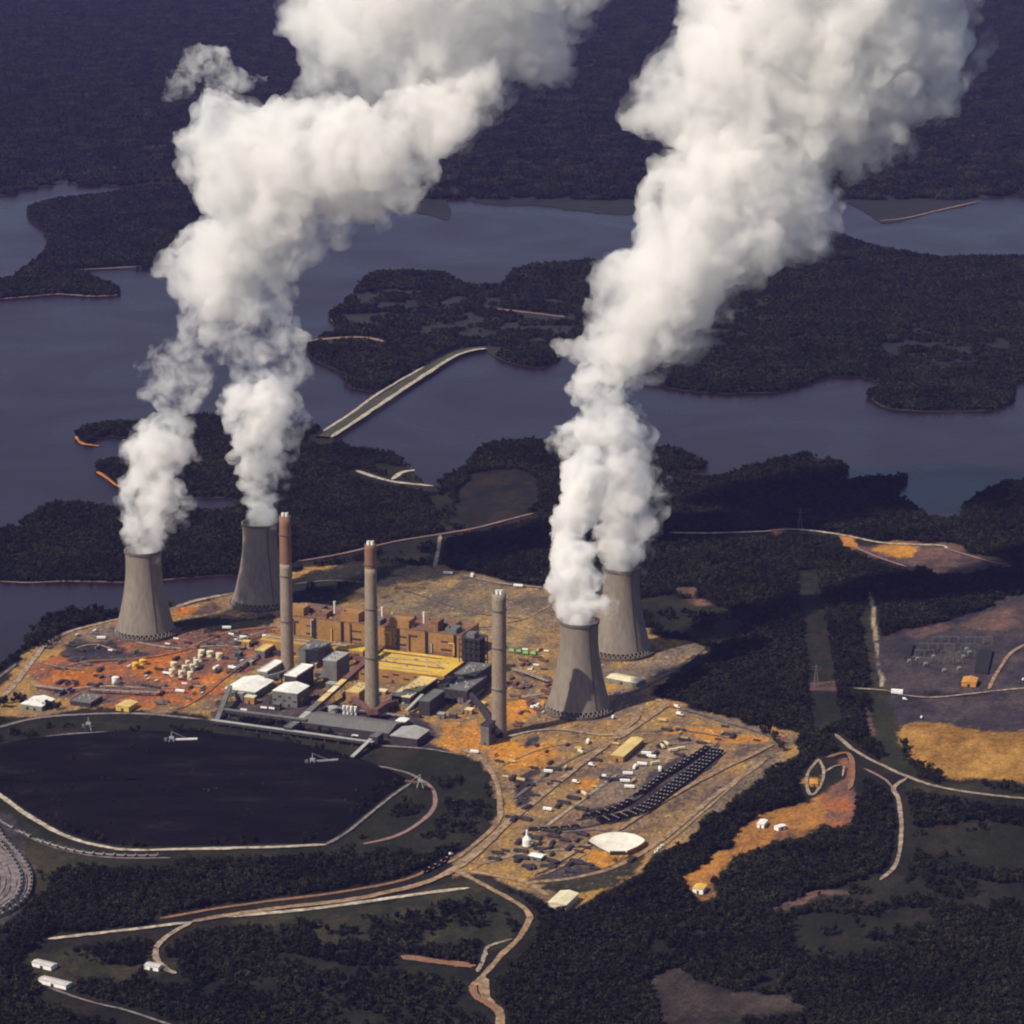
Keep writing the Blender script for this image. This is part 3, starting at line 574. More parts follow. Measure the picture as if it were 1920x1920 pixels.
def scatter(name, pts, coll, n, smin, smax, label, z=1.2, flat=False):
    pts = np.asarray(pts); N = len(pts)
    me = bpy.data.meshes.new(name); me.vertices.add(N)
    co = np.zeros((N, 3), 'f'); co[:, :2] = pts; co[:, 2] = z; me.vertices.foreach_set('co', co.ravel())
    a = me.attributes.new('size', 'FLOAT', 'POINT'); a.data.foreach_set('value', rng.uniform(smin, smax, N).astype('f'))
    a = me.attributes.new('turn', 'FLOAT', 'POINT'); a.data.foreach_set('value', (rng.integers(0, 4, N) * math.pi / 2 if flat else rng.uniform(0, 6.283, N)).astype('f'))
    a = me.attributes.new('pick', 'INT', 'POINT'); a.data.foreach_set('value', rng.integers(0, n, N).astype('i'))
    o = bpy.data.objects.new(name, me); col.objects.link(o)
    g = bpy.data.node_groups.new(name, 'GeometryNodeTree')
    g.interface.new_socket('Geometry', in_out='INPUT', socket_type='NodeSocketGeometry'); g.interface.new_socket('Geometry', in_out='OUTPUT', socket_type='NodeSocketGeometry')
    N_ = g.nodes.new; gi, go = N_('NodeGroupInput'), N_('NodeGroupOutput'); ip = N_('GeometryNodeInstanceOnPoints'); ci = N_('GeometryNodeCollectionInfo')
    ci.inputs['Collection'].default_value = coll; ci.inputs['Separate Children'].default_value = True; ci.inputs['Reset Children'].default_value = True
    def at(nm, ty):
        x = N_('GeometryNodeInputNamedAttribute'); x.data_type = ty; x.inputs['Name'].default_value = nm; return x.outputs[0]
    cx = N_('ShaderNodeCombineXYZ'); L = g.links.new
    L(at('turn', 'FLOAT'), cx.inputs[2]); L(gi.outputs[0], ip.inputs['Points']); L(ci.outputs[0], ip.inputs['Instance'])
    ip.inputs['Pick Instance'].default_value = True; L(at('pick', 'INT'), ip.inputs['Instance Index']); L(cx.outputs[0], ip.inputs['Rotation']); L(at('size', 'FLOAT'), ip.inputs['Scale'])
    L(ip.outputs[0], go.inputs[0])
    md = o.modifiers.new('scatter', 'NODES'); md.node_group = g
    tag(o, label, 'woodland', kind='stuff'); return o
def grid(y0, y1, step, mx):
    ys = np.arange(y0, y1, step); out = []
    for y in ys:
        xm = 960 / 6000 * y * mx * 1.03; xs = np.arange(-xm, xm, step)
        out.append(np.stack([xs, np.full_like(xs, y)], 1))
    g = np.concatenate(out); return g + rng.uniform(-.48, .48, g.shape) * step
def near_lines(pts, lines):
    bad = np.zeros(len(pts), bool)
    for ln, wd in [(l_ - np.array([0, k_]), max(w_, 14)) for l_, w_ in lines for k_ in (0, 22, 40)]:
        lo, hi = ln.min(0) - wd, ln.max(0) + wd
        idx = np.where((pts[:, 0] > lo[0]) & (pts[:, 0] < hi[0]) & (pts[:, 1] > lo[1]) & (pts[:, 1] < hi[1]))[0]
        if not len(idx): continue
        p = pts[idx]; dmin = np.full(len(p), 1e9)
        for a, b in zip(ln[:-1], ln[1:]):
            d = b - a; L2 = max(1e-9, d @ d); t = np.clip(((p - a) @ d) / L2, 0, 1)
            dmin = np.minimum(dmin, np.linalg.norm(p - (a + t[:, None] * d), axis=1))
        bad[idx[dmin < wd]] = True
    return bad
def wood_points(y0, y1, step, mx, land, holes, thin=0.0, water=(), wsc=1.0):
    p = grid(y0, y1, step, mx); px, py = project(p[:, 0], p[:, 1], np.zeros(len(p))); ax, ay = warped(p, wsc); fx, fy = warped(p + np.array([0, 26.0]), wsc); qx, qy = project(p[:, 0], p[:, 1] + 26, np.zeros(len(p)))
    ok = np.zeros(len(p), bool); rnd = rng.random(len(p)); cl = fbm(p, 60 * wsc, 33, 3)
    for l in land: ok |= inside(px, py, l)
    for h in water: ok &= ~inside(px, py, h)
    for h, keep, wp in holes:
        ins = inside(px + (ax - px) * wp, py + (ay - py) * wp, h)
        if keep == 0: ins |= inside(qx + (fx - qx) * wp, qy + (fy - qy) * wp, h)
        ok &= ~(ins & ((rnd > keep * 4) | (cl < .5 + .35 * (.25 - keep))))
    p = p[ok]; p = p[~near_lines(p, ROADS)]
    if thin:
        nz = .6 * vnoise(p, 70, 3) + .4 * vnoise(p, 24, 4); p = p[nz > thin]
    return p
HOLES = OPEN
pts_near = wood_points(3500, 7900, 6.2, 1.2, [S(MAIN)], HOLES, .2, WATERS)
pts_isl = wood_points(7300, 11600, 7.6, 1.2, [S(ISL_W), S(ISL_R), S(ISL_M)], [(S([(640,560),(760,545),(900,560),(1040,560),(1080,600),(1040,645),(900,640),(720,622),(650,610)]), .215, 1), (S([(1260,650),(1330,590),(1400,560),(1440,580),(1380,640),(1270,690)]), .21, 1), (S([(1640,640),(1720,620),(1900,640),(1850,680),(1700,690)]), .21, 1)], .2)
pts_far = wood_points(11000, 24000, 54, 1.2, [S(FARLAND)], [], wsc=3.0)
TREES, PATCHES = kinds('tree kinds', tree_meshes), kinds('patch kinds', patch_meshes)
LOWS = kinds('low tree kinds', low_meshes)
scatter('woodland', pts_near, TREES, 6, .36, .95, 'dense dark woodland around the power station and down to the lake shore')
scatter('island_woodland', pts_isl, LOWS, 3, .5, .95, 'dark woods covering the islands and peninsulas in the lake')
scatter('far_woodland', pts_far, PATCHES, 4, .8, 1.0, 'blue hazy forest stretching away beyond the lake', flat=True)
print('trees', len(pts_near), len(pts_isl), len(pts_far))
# ------------------------------------------------------------------ haze
def vol_mat(name, color, density, aniso=0.0):
    m = bpy.data.materials.new(name); m.use_nodes = True; t = m.node_tree
    t.nodes.remove(t.nodes['Principled BSDF']); v = t.nodes.new('ShaderNodeVolumePrincipled')
    v.inputs['Color'].default_value = (*color, 1); v.inputs['Density'].default_value = density; v.inputs['Anisotropy'].default_value = aniso
    t.links.new(v.outputs[0], t.nodes['Material Output'].inputs['Volume']); M[name] = m; return m, v
HAZE_DENSITY = 9.5e-6
vol_mat('haze_air', (.26,.24,.74), HAZE_DENSITY)
mb = MB(); mb.box(-40000, 40000, -2500, 60000, -6, 1900)
hz = mb.build('haze', M['haze_air']); hz['kind'] = 'stuff'; hz['label'] = 'thin blue haze over the lake and the far woods'

# ------------------------------------------------------------------ steam
def steam_mat(name, density, scale, lo=.36, hi=.62, low=.02, step=.2):
    m, v = vol_mat(name, (1.0, .995, .985), density, .2); t = m.node_tree
    geo = t.nodes.new('ShaderNodeNewGeometry'); nz = t.nodes.new('ShaderNodeTexNoise')
    nz.inputs['Scale'].default_value = scale; nz.inputs['Detail'].default_value = 3; nz.inputs['Roughness'].default_value = .65; nz.inputs['Distortion'].default_value = .4
    t.links.new(geo.outputs['Position'], nz.inputs['Vector'])
    mr = t.nodes.new('ShaderNodeMapRange'); mr.interpolation_type = 'SMOOTHSTEP'
    mr.inputs['From Min'].default_value = lo; mr.inputs['From Max'].default_value = hi; mr.inputs['To Min'].default_value = density * low; mr.inputs['To Max'].default_value = density * 1.6
    t.links.new(nz.outputs['Fac'], mr.inputs[0]); t.links.new(mr.outputs[0], v.inputs['Density'])
    m.cycles.volume_step_rate = step
    return m
steam_mat('steam_dense', .06, .03, .34, .58, .12, .4); steam_mat('steam_mid', .034, .022, .40, .62, .05, .4); steam_mat('steam_big', .021, .010, .37, .60, .10, .3); steam_mat('steam_thin', .020, .020, .44, .66, .0, .45)
steam_mat('steam_grey', .013, .010, .37, .60, .15, .3); steam_mat('veil_big', .012, .012, .45, .66, 0, .3); steam_mat('veil_small', .018, .024, .46, .66, 0, .36)
def puff_group(vox, amp, nscale):
    g = bpy.data.node_groups.new('steam_shape', 'GeometryNodeTree')
    g.interface.new_socket('Geometry', in_out='INPUT', socket_type='NodeSocketGeometry'); g.interface.new_socket('Geometry', in_out='OUTPUT', socket_type='NodeSocketGeometry')
    N_, L = g.nodes.new, g.links.new; gi, go = N_('NodeGroupInput'), N_('NodeGroupOutput')
    at = N_('GeometryNodeInputNamedAttribute'); at.data_type = 'FLOAT'; at.inputs['Name'].default_value = 'rad'
    mp = N_('GeometryNodeMeshToPoints'); L(gi.outputs[0], mp.inputs['Mesh']); L(at.outputs[0], mp.inputs['Radius'])
    pv = N_('GeometryNodePointsToVolume'); pv.resolution_mode = 'VOXEL_SIZE'; pv.inputs['Voxel Size'].default_value = vox
    L(mp.outputs[0], pv.inputs['Points']); L(at.outputs[0], pv.inputs['Radius'])
    vm = N_('GeometryNodeVolumeToMesh'); vm.inputs['Threshold'].default_value = .1; L(pv.outputs[0], vm.inputs['Volume'])
    cur = vm.outputs[0]
    for am, s_, det in ((amp * 2.6, nscale * .7, 1), (amp * 1.0, nscale * 2.4, 2), (amp * .45, nscale * 6, 2)):   # a warp of space, not a push along the normal
        nz = N_('ShaderNodeTexNoise'); nz.inputs['Scale'].default_value = s_; nz.inputs['Detail'].default_value = det
        sb = N_('ShaderNodeVectorMath'); sb.operation = 'SUBTRACT'; sb.inputs[1].default_value = (.5, .5, .5); L(nz.outputs['Color'], sb.inputs[0])
        vs = N_('ShaderNodeVectorMath'); vs.operation = 'SCALE'; L(sb.outputs[0], vs.inputs[0]); vs.inputs['Scale'].default_value = am * 2
        sp = N_('GeometryNodeSetPosition'); L(cur, sp.inputs[0]); L(vs.outputs[0], sp.inputs['Offset']); cur = sp.outputs[0]
    L(cur, go.inputs[0]); return g
def puffs(balls, vox, amp, nscale, sub, seed, grow, name, mtl):
    g = np.random.default_rng(seed); C, Rd = [], []
    for (px, py, r, y) in balls:
        c = np.array(PY(px, py, y)); rm = grow * r / scale_at(Vector(c)); C.append(c); Rd.append(rm * .74)
        for i in range(sub[0]):
            d = g.normal(0, 1, 3); d /= np.linalg.norm(d); r2 = rm * g.uniform(.12, .38); c2 = c + d * (rm - r2 * .8); C.append(c2); Rd.append(r2)
            for j in range(sub[1]):
                e = g.normal(0, 1, 3) + d * .8; e /= np.linalg.norm(e); r3 = r2 * g.uniform(.22, .55)
                if r3 > vox * 1.0: C.append(c2 + e * (r2 - r3 * .45)); Rd.append(r3)
    C = np.array(C, 'f'); Rd = np.array(Rd, 'f')
    me = bpy.data.meshes.new('steam_seed'); me.vertices.add(len(C)); me.vertices.foreach_set('co', C.ravel())
    a = me.attributes.new('rad', 'FLOAT', 'POINT'); a.data.foreach_set('value', Rd)
    tmp = bpy.data.objects.new('steam_seed', me); col.objects.link(tmp)
    md = tmp.modifiers.new('shape', 'NODES'); md.node_group = puff_group(vox, amp, nscale)
    dg = bpy.context.evaluated_depsgraph_get(); ev = tmp.evaluated_get(dg)
    out = bpy.data.meshes.new_from_object(ev, depsgraph=dg); bpy.data.objects.remove(tmp)
    out.materials.clear(); out.materials.append(M[mtl]); out.name = name
    o = bpy.data.objects.new(name, out); col.objects.link(o); return o
VEIL = True
def build_steam(name, balls, vox, amp, nscale, mtl, label, sub=(28, 12), seed=1, veil=1.22, top=None):
    """balls: (px, py, radius in photo px, distance y); a dense body and a thin ragged veil round it"""
    o = puffs(balls, vox, amp, nscale, sub, seed, 1.0, name, mtl)
    tag(o, label, 'steam plume', kind='thing')
    if veil and VEIL:
        v = puffs([(x + .28 * r_, y + .10 * r_, r_, d_) for x, y, r_, d_ in balls], vox * 1.5, amp * 1.4, nscale, (10, 3), seed + 100, veil, 'thin_veil', 'veil_big' if mtl in ('steam_big', 'steam_grey') else 'veil_small'); v.parent = o
    if top:
        v = puffs(top, vox, amp * 1.2, nscale, sub, seed + 50, 1.0, 'ragged_top', 'steam_thin'); v.parent = o
    return o
TOWERS = [(273,1189), (490,1133), (1164,1224), (1085,1333)]
TY = [P(*t).y for t in TOWERS]
def chain(pts, y0, drift=0.0, y1=None):
    """densify a centre line of (px, py, r); the distance drifts with height"""
    out = []
    for i in range(len(pts) - 1):
        a, b = np.array(pts[i], float), np.array(pts[i+1], float); d = np.hypot(*(b - a)[:2]); n = max(1, int(d / (.45 * (a[2] + b[2]) / 2)))
        for k in range(n): out.append(a + (b - a) * k / n)
    out.append(np.array(pts[-1], float)); top = pts[0][1]
    return [(p[0], p[1], p[2], y0 + drift * max(0, top - p[1])) for p in out]
# ------------------------------------------------------------------ cooling towers
GRID = R(-22)                                    # the works' own street grid
def hyper(z): return 33.2 * math.sqrt(1 + ((z - 138) / 97.0) ** 2)
def make_tower():
    t = empty('cooling_tower', (0, 0, 0))
    zs = [11 + (162 - 11) * i / 30 for i in range(31)]
    prof = [(hyper(z), z) for z in zs] + [(hyper(162) - 1.2, 162), (hyper(150) - 1.2, 150), (hyper(120) - 1.2, 120), (hyper(60) - 1.2, 60), (hyper(11) - 1.2, 11)]
    mb = MB(); mb.lathe(prof, 96); mb.add(mb.v[-96:] + mb.v[:96], [(k, (k+1) % 96, 96 + (k+1) % 96, 96 + k) for k in range(96)])
    mb.build('shell', M['concrete'], t, smooth=True)
    mb = MB(); r = hyper(160); mb.lathe([(r+.1, 157.5), (r+1.5, 158), (r+1.5, 162.6), (r-1.6, 162.6), (r-1.6, 160)], 96); mb.build('rim', M['concrete_dark'], t)
    mb = MB(); mb.lathe([(62, 1.0), (62, 5.2), (60.8, 5.2), (60.8, 2.5), (2, 2.5)], 72); mb.build('basin', M['concrete_dark'], t)
    mb = MB(); mb.lathe([(50, 2.6), (50, 12)], 48); mb.lathe([(52, 12.2), (40, 13.5)], 48); mb.build('fill_pack', M['tower_inside'], t)
    leg0 = None
    for k in range(40):
        a = 2 * math.pi * k / 40
        if leg0 is None:
            mb = MB(); r0, r1 = 59.5, hyper(11) - .4; da = math.pi / 40
            for s_ in (-1, 1): mb.beam((r0, 0, 2.6), (r1 * math.cos(da), s_ * r1 * math.sin(da), 11.4), 1.3)
            leg0 = mb.build('support_column', M['concrete'], t)
        else:
            c = leg0.copy(); col.objects.link(c); c.parent = t; c.rotation_euler = (0, 0, a)
    mb = MB()
    for z in range(14, 160, 3): mb.beam((hyper(z) + .5, 0, z), (hyper(z + 3) + .5, 0, z + 3), 1.0, .7)
    l = mb.build('ladder', M['dark_steel'], t); l.rotation_euler = (0, 0, R(-60))
    return t
TLAB = ['cooling tower standing alone at the lake shore, leftmost of the four', 'cooling tower behind the tallest red topped chimney', 'rear right cooling tower half hidden behind another tower', 'front right cooling tower beside the plain grey chimney']
tw = make_tower()
for i, (tp, lb) in enumerate(zip(TOWERS, TLAB)):
    c = P(*tp); c.z = 2.4
    if i == 0: tw.location = c; tag(tw, lb, 'cooling tower', 'cooling towers')
    else: copy_tree(tw, c, rz=.02 * i, label=lb)

# ------------------------------------------------------------------ chimneys
def chimney(base, top, r0, r1, label, red=0, mats='stack_concrete'):
    b = P(*base); b.z = 2.4; H = PY(top[0], top[1], b.y).z - b.z; t = empty('chimney', b); tag(t, label, 'chimney', 'three chimneys of the power station')
    rr = lambda z: r0 + (r1 - r0) * (z / H) ** .85
    zr = H - red
    mb = MB(); mb.lathe([(rr(z), z) for z in np.linspace(0, zr, 24)] + ([(rr(zr) - .8, zr)] if red else [(rr(H) - 1.4, H), (rr(H) - 1.4, H - 12)]), 40); mb.build('shaft', M[mats], t, smooth=True)
    if red:
        mb = MB(); mb.lathe([(rr(z) + .15, z) for z in np.linspace(zr, H, 6)] + [(rr(H) - 1.4, H), (rr(H) - 1.4, H - 12)], 40); mb.build('red_band', M['stack_red'], t, smooth=True)
    for f in (.33, .62, .88):
        z = H * f; mb = MB(); mb.lathe([(rr(z) + .2, z), (rr(z) + 1.5, z + .2), (rr(z) + 1.5, z + 1.4), (rr(z) + .3, z + 1.4)], 40); mb.build('platform', M['concrete_dark'], t)
    mb = MB(); mb.lathe([(rr(H) - 1.2, H - 2.0), (rr(H) - 3, H - 1.5)], 32); mb.build('roof_deck', M['concrete_dark'], t)
    for s_ in (-1, 1):
        mb = MB(); mb.lathe([(2.9, H - 3), (2.9, H + 5.5), (2.5, H + 5.5), (2.5, H - 3)], 24, c=(s_ * 3.3, 0)); mb.build('flue', M['white_metal'], t)
    mb = MB(); mb.box(-r0 * .5, r0 * .5, -r0 - .6, -r0 + 2.5, 0, 9); mb.build('doorway', M['dark_void'], t)
    for k in range(10):
        pass
    return t
chimney((539.5, 1262), (538, 967), 12.0, 10.2, 'tallest looking chimney with a long red top, in front of a cooling tower', 88)
chimney((698, 1338), (694, 1020), 13.2, 9.8, 'middle chimney with a short red top among the yellow roofs', 42)
chimney((936, 1381), (931, 1112), 13.0, 11.8, 'plain grey chimney without red top beside the orange yard')

# ------------------------------------------------------------------ buildings
def fit_rect(px, z, ang=GRID):
    w_ = [P(x, y, z) for x, y in px]; u = Vector((math.cos(ang), math.sin(ang), 0)); v = Vector((-u.y, u.x, 0))
    us = sorted(p.dot(u) for p in w_); vs = sorted(p.dot(v) for p in w_)
    a0, a1, b0, b1 = sum(us[:2])/2, sum(us[2:])/2, sum(vs[:2])/2, sum(vs[2:])/2
    c = u * (a0 + a1) / 2 + v * (b0 + b1) / 2; return c, (a1 - a0), (b1 - b0)
def building(name, label, cat, px, H, wall, roof, style='flat', ang=GRID, z0=2.4, doors=1, windows=0, parapet=1.0, group=None, extras=True, size=None):
    if size: c, L, Wd = P(px[0], px[1], z0), size[0], size[1]
    else: c, L, Wd = fit_rect(px, z0 + H, ang)
    c.z = z0; t = empty(name, c, ang); tag(t, label, cat, group); x, y = L / 2, Wd / 2
    mb = MB(); mb.box(-x, x, -y, y, 0, H, bottom=False)
    wl = mb.build('wall', M[wall], t)
    mb = MB()
    if style == 'gable':
        rg = min(L, Wd) * .11; o = .8; al = L >= Wd
        if al: v_ = [(-x-o,-y-o,H+.1),(x+o,-y-o,H+.1),(x+o,0,H+rg),(-x-o,0,H+rg),(-x-o,y+o,H+.1),(x+o,y+o,H+.1)]
        else:  v_ = [(-x-o,y+o,H+.1),(-x-o,-y-o,H+.1),(0,-y-o,H+rg),(0,y+o,H+rg),(x+o,y+o,H+.1),(x+o,-y-o,H+.1)]
        mb.add(v_, [(0,1,2,3),(3,2,5,4),(0,3,4),(1,5,2),(0,4,5,1)])
    else:
        mb.box(-x-.5, x+.5, -y-.5, y+.5, H - .4, H + .8)
    rf = mb.build('roof', M[roof], t)
    if style == 'flat' and parapet:
        mb = MB(); p = .9
        for (a, b, c_, d) in ((-x-.5,x+.5,-y-.5,-y-.5+p),(-x-.5,x+.5,y+.5-p,y+.5),(-x-.5,-x-.5+p,-y-.5+p,y+.5-p),(x+.5-p,x+.5,-y-.5+p,y+.5-p)): mb.box(a, b, c_, d, H + .803, H + .8 + parapet)
        mb.build('parapet', M[roof], rf)
    if extras and style == 'flat' and min(L, Wd) > 24:
        for k in range(min(16, int(L * Wd / 350))):
            mb = MB(); s_ = random.uniform(1.4, 2.6); h_ = random.uniform(1.5, 3); cx, cy_ = random.uniform(-x*.8, x*.8), random.uniform(-y*.75, y*.75)
            mb.box(cx-s_, cx+s_, cy_-s_*.7, cy_+s_*.7, H+.81, H+.8+h_); mb.lathe([(s_*.4, H+.8+h_), (s_*.5, H+1.6+h_), (.1, H+2+h_)], 8, c=(cx, cy_)); mb.build('roof_vent', M['pale_grey'], rf)
    if extras and style == 'flat' and L * Wd > 4000:
        for k in range(4):
            yy = -y * .8 + k * y * .5; mb = MB(); mb.beam((-x*.95, yy, H + 2.2), (x*random.uniform(.4, .95), yy, H + 2.2), 1.1)
            for q_ in range(8): xx = -x*.9 + q_ * x*.18; mb.box(xx-.3, xx+.3, yy-.3, yy+.3, H+.81, H+2)
            mb.build('roof_pipe', M[('pale_grey','steel_rust')[k % 2]], rf)
    for k in range(doors):
        dw = min(5, L * .2); cx = -x + (k + 1) * L / (doors + 1); mb = MB(); mb.box(cx - dw/2, cx + dw/2, -y - .25, -y + .1, 0, min(5.5, H * .7)); mb.build('door', M['dark_steel'], t)
    for k in range(windows):
        fr = -y; zz = H * (.35 + .25 * (k % 2)); n = windows; cx = -x + (k + .5) * L / n; ww = L / n * .6
        mb = MB(); mb.box(cx - ww/2, cx + ww/2, fr - .2, fr + .1, zz, zz + min(3, H * .15)); mb.build('window', M['glass'], t)
    return t
# the long boiler house, cut in bays by dark service slots
def boiler_house():
    H = 46.0; c, L, Wd = fit_rect([(512,1148),(588,1131),(905,1172),(853,1192)], 2.4 + H)
    c.z = 2.4; t = empty('boiler_house', c, GRID); tag(t, 'long orange clad boiler house with a maroon roof behind the chimneys', 'power station building'); x, y = L/2, Wd/2
    mb = MB(); mb.box(-x, x, -y, y, 0, H, bottom=False)
    wl = mb.build('wall', M['orange_cladding'], t)
    mb = MB(); mb.box(-x-.6, x+.6, -y-.6, y+.6, H-.4, H+1); rf = mb.build('roof', M['maroon_roof'], t)
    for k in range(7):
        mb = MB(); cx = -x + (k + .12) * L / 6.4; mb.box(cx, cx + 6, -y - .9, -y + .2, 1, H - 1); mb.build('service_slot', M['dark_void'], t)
    for k in range(4):
        mb = MB(); cx = -x + (k + .5) * L / 4; mb.box(cx - 22, cx + 18, -y*.2, y*.55, H + 1.003, H + 8); mb.box(cx - 20, cx - 10, -y*.75, -y*.35, H + 1.003, H + 5); mb.build('roof_monitor', M['maroon_roof'], rf)
        mb = MB(); mb.box(cx + 4, cx + 26, -y - .5, -y + .2, H*.28, H*.36); mb.box(cx + 4, cx + 26, -y - .5, -y + .2, H*.62, H*.68); mb.build('louvre', M['dark_steel'], t)
        mb = MB(); mb.box(cx - 26, cx + 26, -y - .4, -y + .2, 0, H*.2); mb.build('lower_cladding', M['maroon_roof'], t)
    for k in range(24):
        mb = MB(); cx = random.uniform(-x*.95, x*.95); cy_ = random.uniform(-y*.85, -y*.45) if k % 2 else random.uniform(y*.6, y*.9); s_ = random.uniform(1.2, 2.5)
        mb.box(cx-s_, cx+s_, cy_-s_, cy_+s_, H+1.004, H+1+random.uniform(1.5, 4)); mb.build('roof_vent', M[random.choice(['pale_grey','tan_roof','steel_rust'])], rf)
    for k, (fx, fw, hh, mm) in enumerate(((.03,.09,16,'orange_cladding'),(.19,.06,11,'maroon_roof'),(.33,.10,18,'orange_cladding'),(.50,.05,9,'grey_metal'),(.60,.11,15,'orange_cladding'),(.80,.07,20,'maroon_roof'),(.91,.06,10,'grey_metal'))):
        mb = MB(); x0 = -x + fx * L; mb.box(x0, x0 + fw * L, -y * .98, -y * .3, H + 1.005, H + hh); mb.box(x0 + 2, x0 + 6, -y * .9, -y * .75, H + hh + .003, H + hh + 3); mb.build('penthouse', M[mm], rf)
    for k in range(9):
        mb = MB(); cx = -x + (k + .5) * L / 9 + random.uniform(-6, 6); z0_, z1_ = random.uniform(2, 12), random.uniform(22, H - 2); mb.beam((cx, -y - 1.6, z0_), (cx, -y - 1.6, z1_), 2.2); mb.beam((cx, -y - 1.6, z1_), (cx + random.uniform(-16, 16), -y - 1.6, z1_), 2.2); mb.build('wall_pipe', M[('steel_rust','pale_grey','yellow_roof')[k % 3]], t)
    # safety valve vents
    for k, px in enumerate((612, 718, 810)):
        v = fit_rect([(px,1160)]*4, 2.4 + H)[0]; d = (v - c); u_ = Vector((math.cos(GRID), math.sin(GRID), 0)); cx = d.dot(u_)
        mb = MB(); mb.lathe([(1.6, H + 1), (1.6, H + 20), (2.2, H + 20.5), (2.2, H + 24), (1.7, H + 24), (1.7, H + 21)], 16, c=(cx, 0)); mb.build('vent_pipe', M['white_metal'], rf)
    return t
boiler_house()
building('turbine_hall', 'low turbine hall with a broad mustard yellow roof', 'power station building', [(499,1187),(715,1219),(853,1236),(853,1263)], 22, 'orange_cladding', 'yellow_roof', doors=4, windows=10, parapet=1.2) if False else None
building('turbine_hall', 'low turbine hall with a broad mustard yellow roof in front of the boiler house', 'power station building', [(700,1216),(855,1236),(855,1270),(690,1252)], 24, 'orange_cladding', 'yellow_roof', doors=4, windows=8)
building('annex_hall', 'narrow yellow roofed annex behind the tallest chimney', 'power station building', [(500,1188),(690,1214),(680,1224),(497,1198)], 22, 'orange_cladding', 'yellow_roof', doors=2, windows=6)
# unfinished dark boiler frame at the end of the hall
def steel_frame(label, px, H, nx=4, ny=3, nz=6, ang=GRID):
    c, L, Wd = fit_rect(px, 2.4 + H, ang); c.z = 2.4; t = empty('boiler_structure', c, ang); tag(t, label, 'boiler structure'); x, y = L/2, Wd/2
    for i in range(nx+1):
        for j in range(ny+1):
            mb = MB(); mb.beam((-x + L*i/nx, -y + Wd*j/ny, 0), (-x + L*i/nx, -y + Wd*j/ny, H), 1.4); mb.build('column', M['dark_steel'], t)
    for k in range(1, nz+1):
        z = H*k/nz; mb = MB()
        for i in range(nx+1): mb.beam((-x + L*i/nx, -y, z), (-x + L*i/nx, y, z), 1.0)
        for j in range(ny+1): mb.beam((-x, -y + Wd*j/ny, z - 1.1), (x, -y + Wd*j/ny, z - 1.1), 1.0)
        mb.box(-x*.96, x*.96, -y*.96, y*.96, z + .55, z + .9); mb.build('floor_deck', M['dark_steel'], t)
    mb = MB(); mb.box(-x*.8, x*.75, -y*.8, y*.8, 2, H*.92); mb.build('boiler_casing', M['dark_steel'], t)
    mb = MB(); mb.box(-x*.5, x*.3, -y*.5, y*.4, H+1, H+9); mb.build('steam_drum_house', M['grey_metal'], t)
    return t
steel_frame('tall dark steel boiler frame at the right end of the boiler house', [(862,1196),(880,1186),(912,1192),(896,1204)], 68)
building('bunker_house', 'dark bunker house below the tall steel boiler frame', 'power station building', [(858,1262),(880,1240),(915,1248),(893,1270)], 30, 'dark_steel', 'grey_metal', doors=1, parapet=.8)
building('precipitator', 'dark precipitator block between the boiler frame and the plain chimney', 'precipitator', [(838,1290),(868,1262),(905,1270),(880,1298)], 24, 'dark_steel', 'grey_metal', doors=1)
building('precipitator', 'dark precipitator block behind the yellow twin roofs', 'precipitator', [(822,1284),(838,1268),(852,1272),(838,1288)], 28, 'dark_steel', 'dark_steel')
building('precipitator', 'tall grey precipitator with louvred side to the right of the tallest chimney', 'precipitator', [(607,1236),(632,1221),(652,1226),(630,1242)], 42, 'grey_metal', 'pale_grey', windows=0, doors=2)
building('precipitator', 'grey precipitator behind the tallest chimney, under the yellow annex', 'precipitator', [(560,1215),(590,1200),(618,1208),(590,1224)], 30, 'grey_metal', 'grey_metal')
building('office_block', 'small cream roofed block at the foot of the yellow annex', 'office', [(481,1218),(508,1200),(522,1203),(497,1222)], 14, 'grey_metal', 'tan_roof', windows=6)
building('precipitator', 'broad white roofed building, largest of the white roofs left of the chimneys', 'precipitator building', [(423,1291),(456,1268),(507,1276),(483,1299)], 12, 'green_wall', 'white_metal', style='gable', doors=3, windows=8)
building('precipitator', 'narrow white roofed block left of the tallest chimney', 'precipitator building', [(485,1257),(515,1238),(530,1241),(500,1261)], 20, 'green_wall', 'white_metal', doors=1, windows=4)
building('precipitator', 'tall narrow white roofed block just right of the tallest chimney', 'precipitator building', [(537,1265),(564,1245),(586,1248),(556,1270)], 38, 'dark_steel', 'white_metal', doors=1, windows=4)
building('precipitator', 'white gabled block in front of the tallest chimney', 'precipitator building', [(511,1294),(535,1280),(579,1286),(556,1302)], 26, 'grey_metal', 'white_metal', style='gable', doors=2, windows=5)
building('yellow_shed', 'long yellow roofed bay, upper of the twin roofs right of the middle chimney', 'precipitator building', [(748,1296),(786,1270),(822,1272),(792,1292)], 24, 'dark_steel', 'tan_roof', doors=2)
building('yellow_shed', 'pale roofed bay, lower of the twin roofs right of the middle chimney', 'precipitator building', [(736,1304),(752,1290),(790,1294),(768,1308)], 22, 'dark_steel', 'cream_metal', doors=2)
building('yellow_shed', 'tan roofed bay just left of the middle chimney foot', 'precipitator building', [(648,1296),(672,1281),(692,1284),(676,1300)], 22, 'orange_cladding', 'tan_roof', doors=2)
building('duct_house', 'dark duct house with white pipes beside the yellow twin roofs', 'duct house', [(790,1312),(812,1292),(828,1296),(808,1318)], 26, 'dark_steel', 'grey_metal')
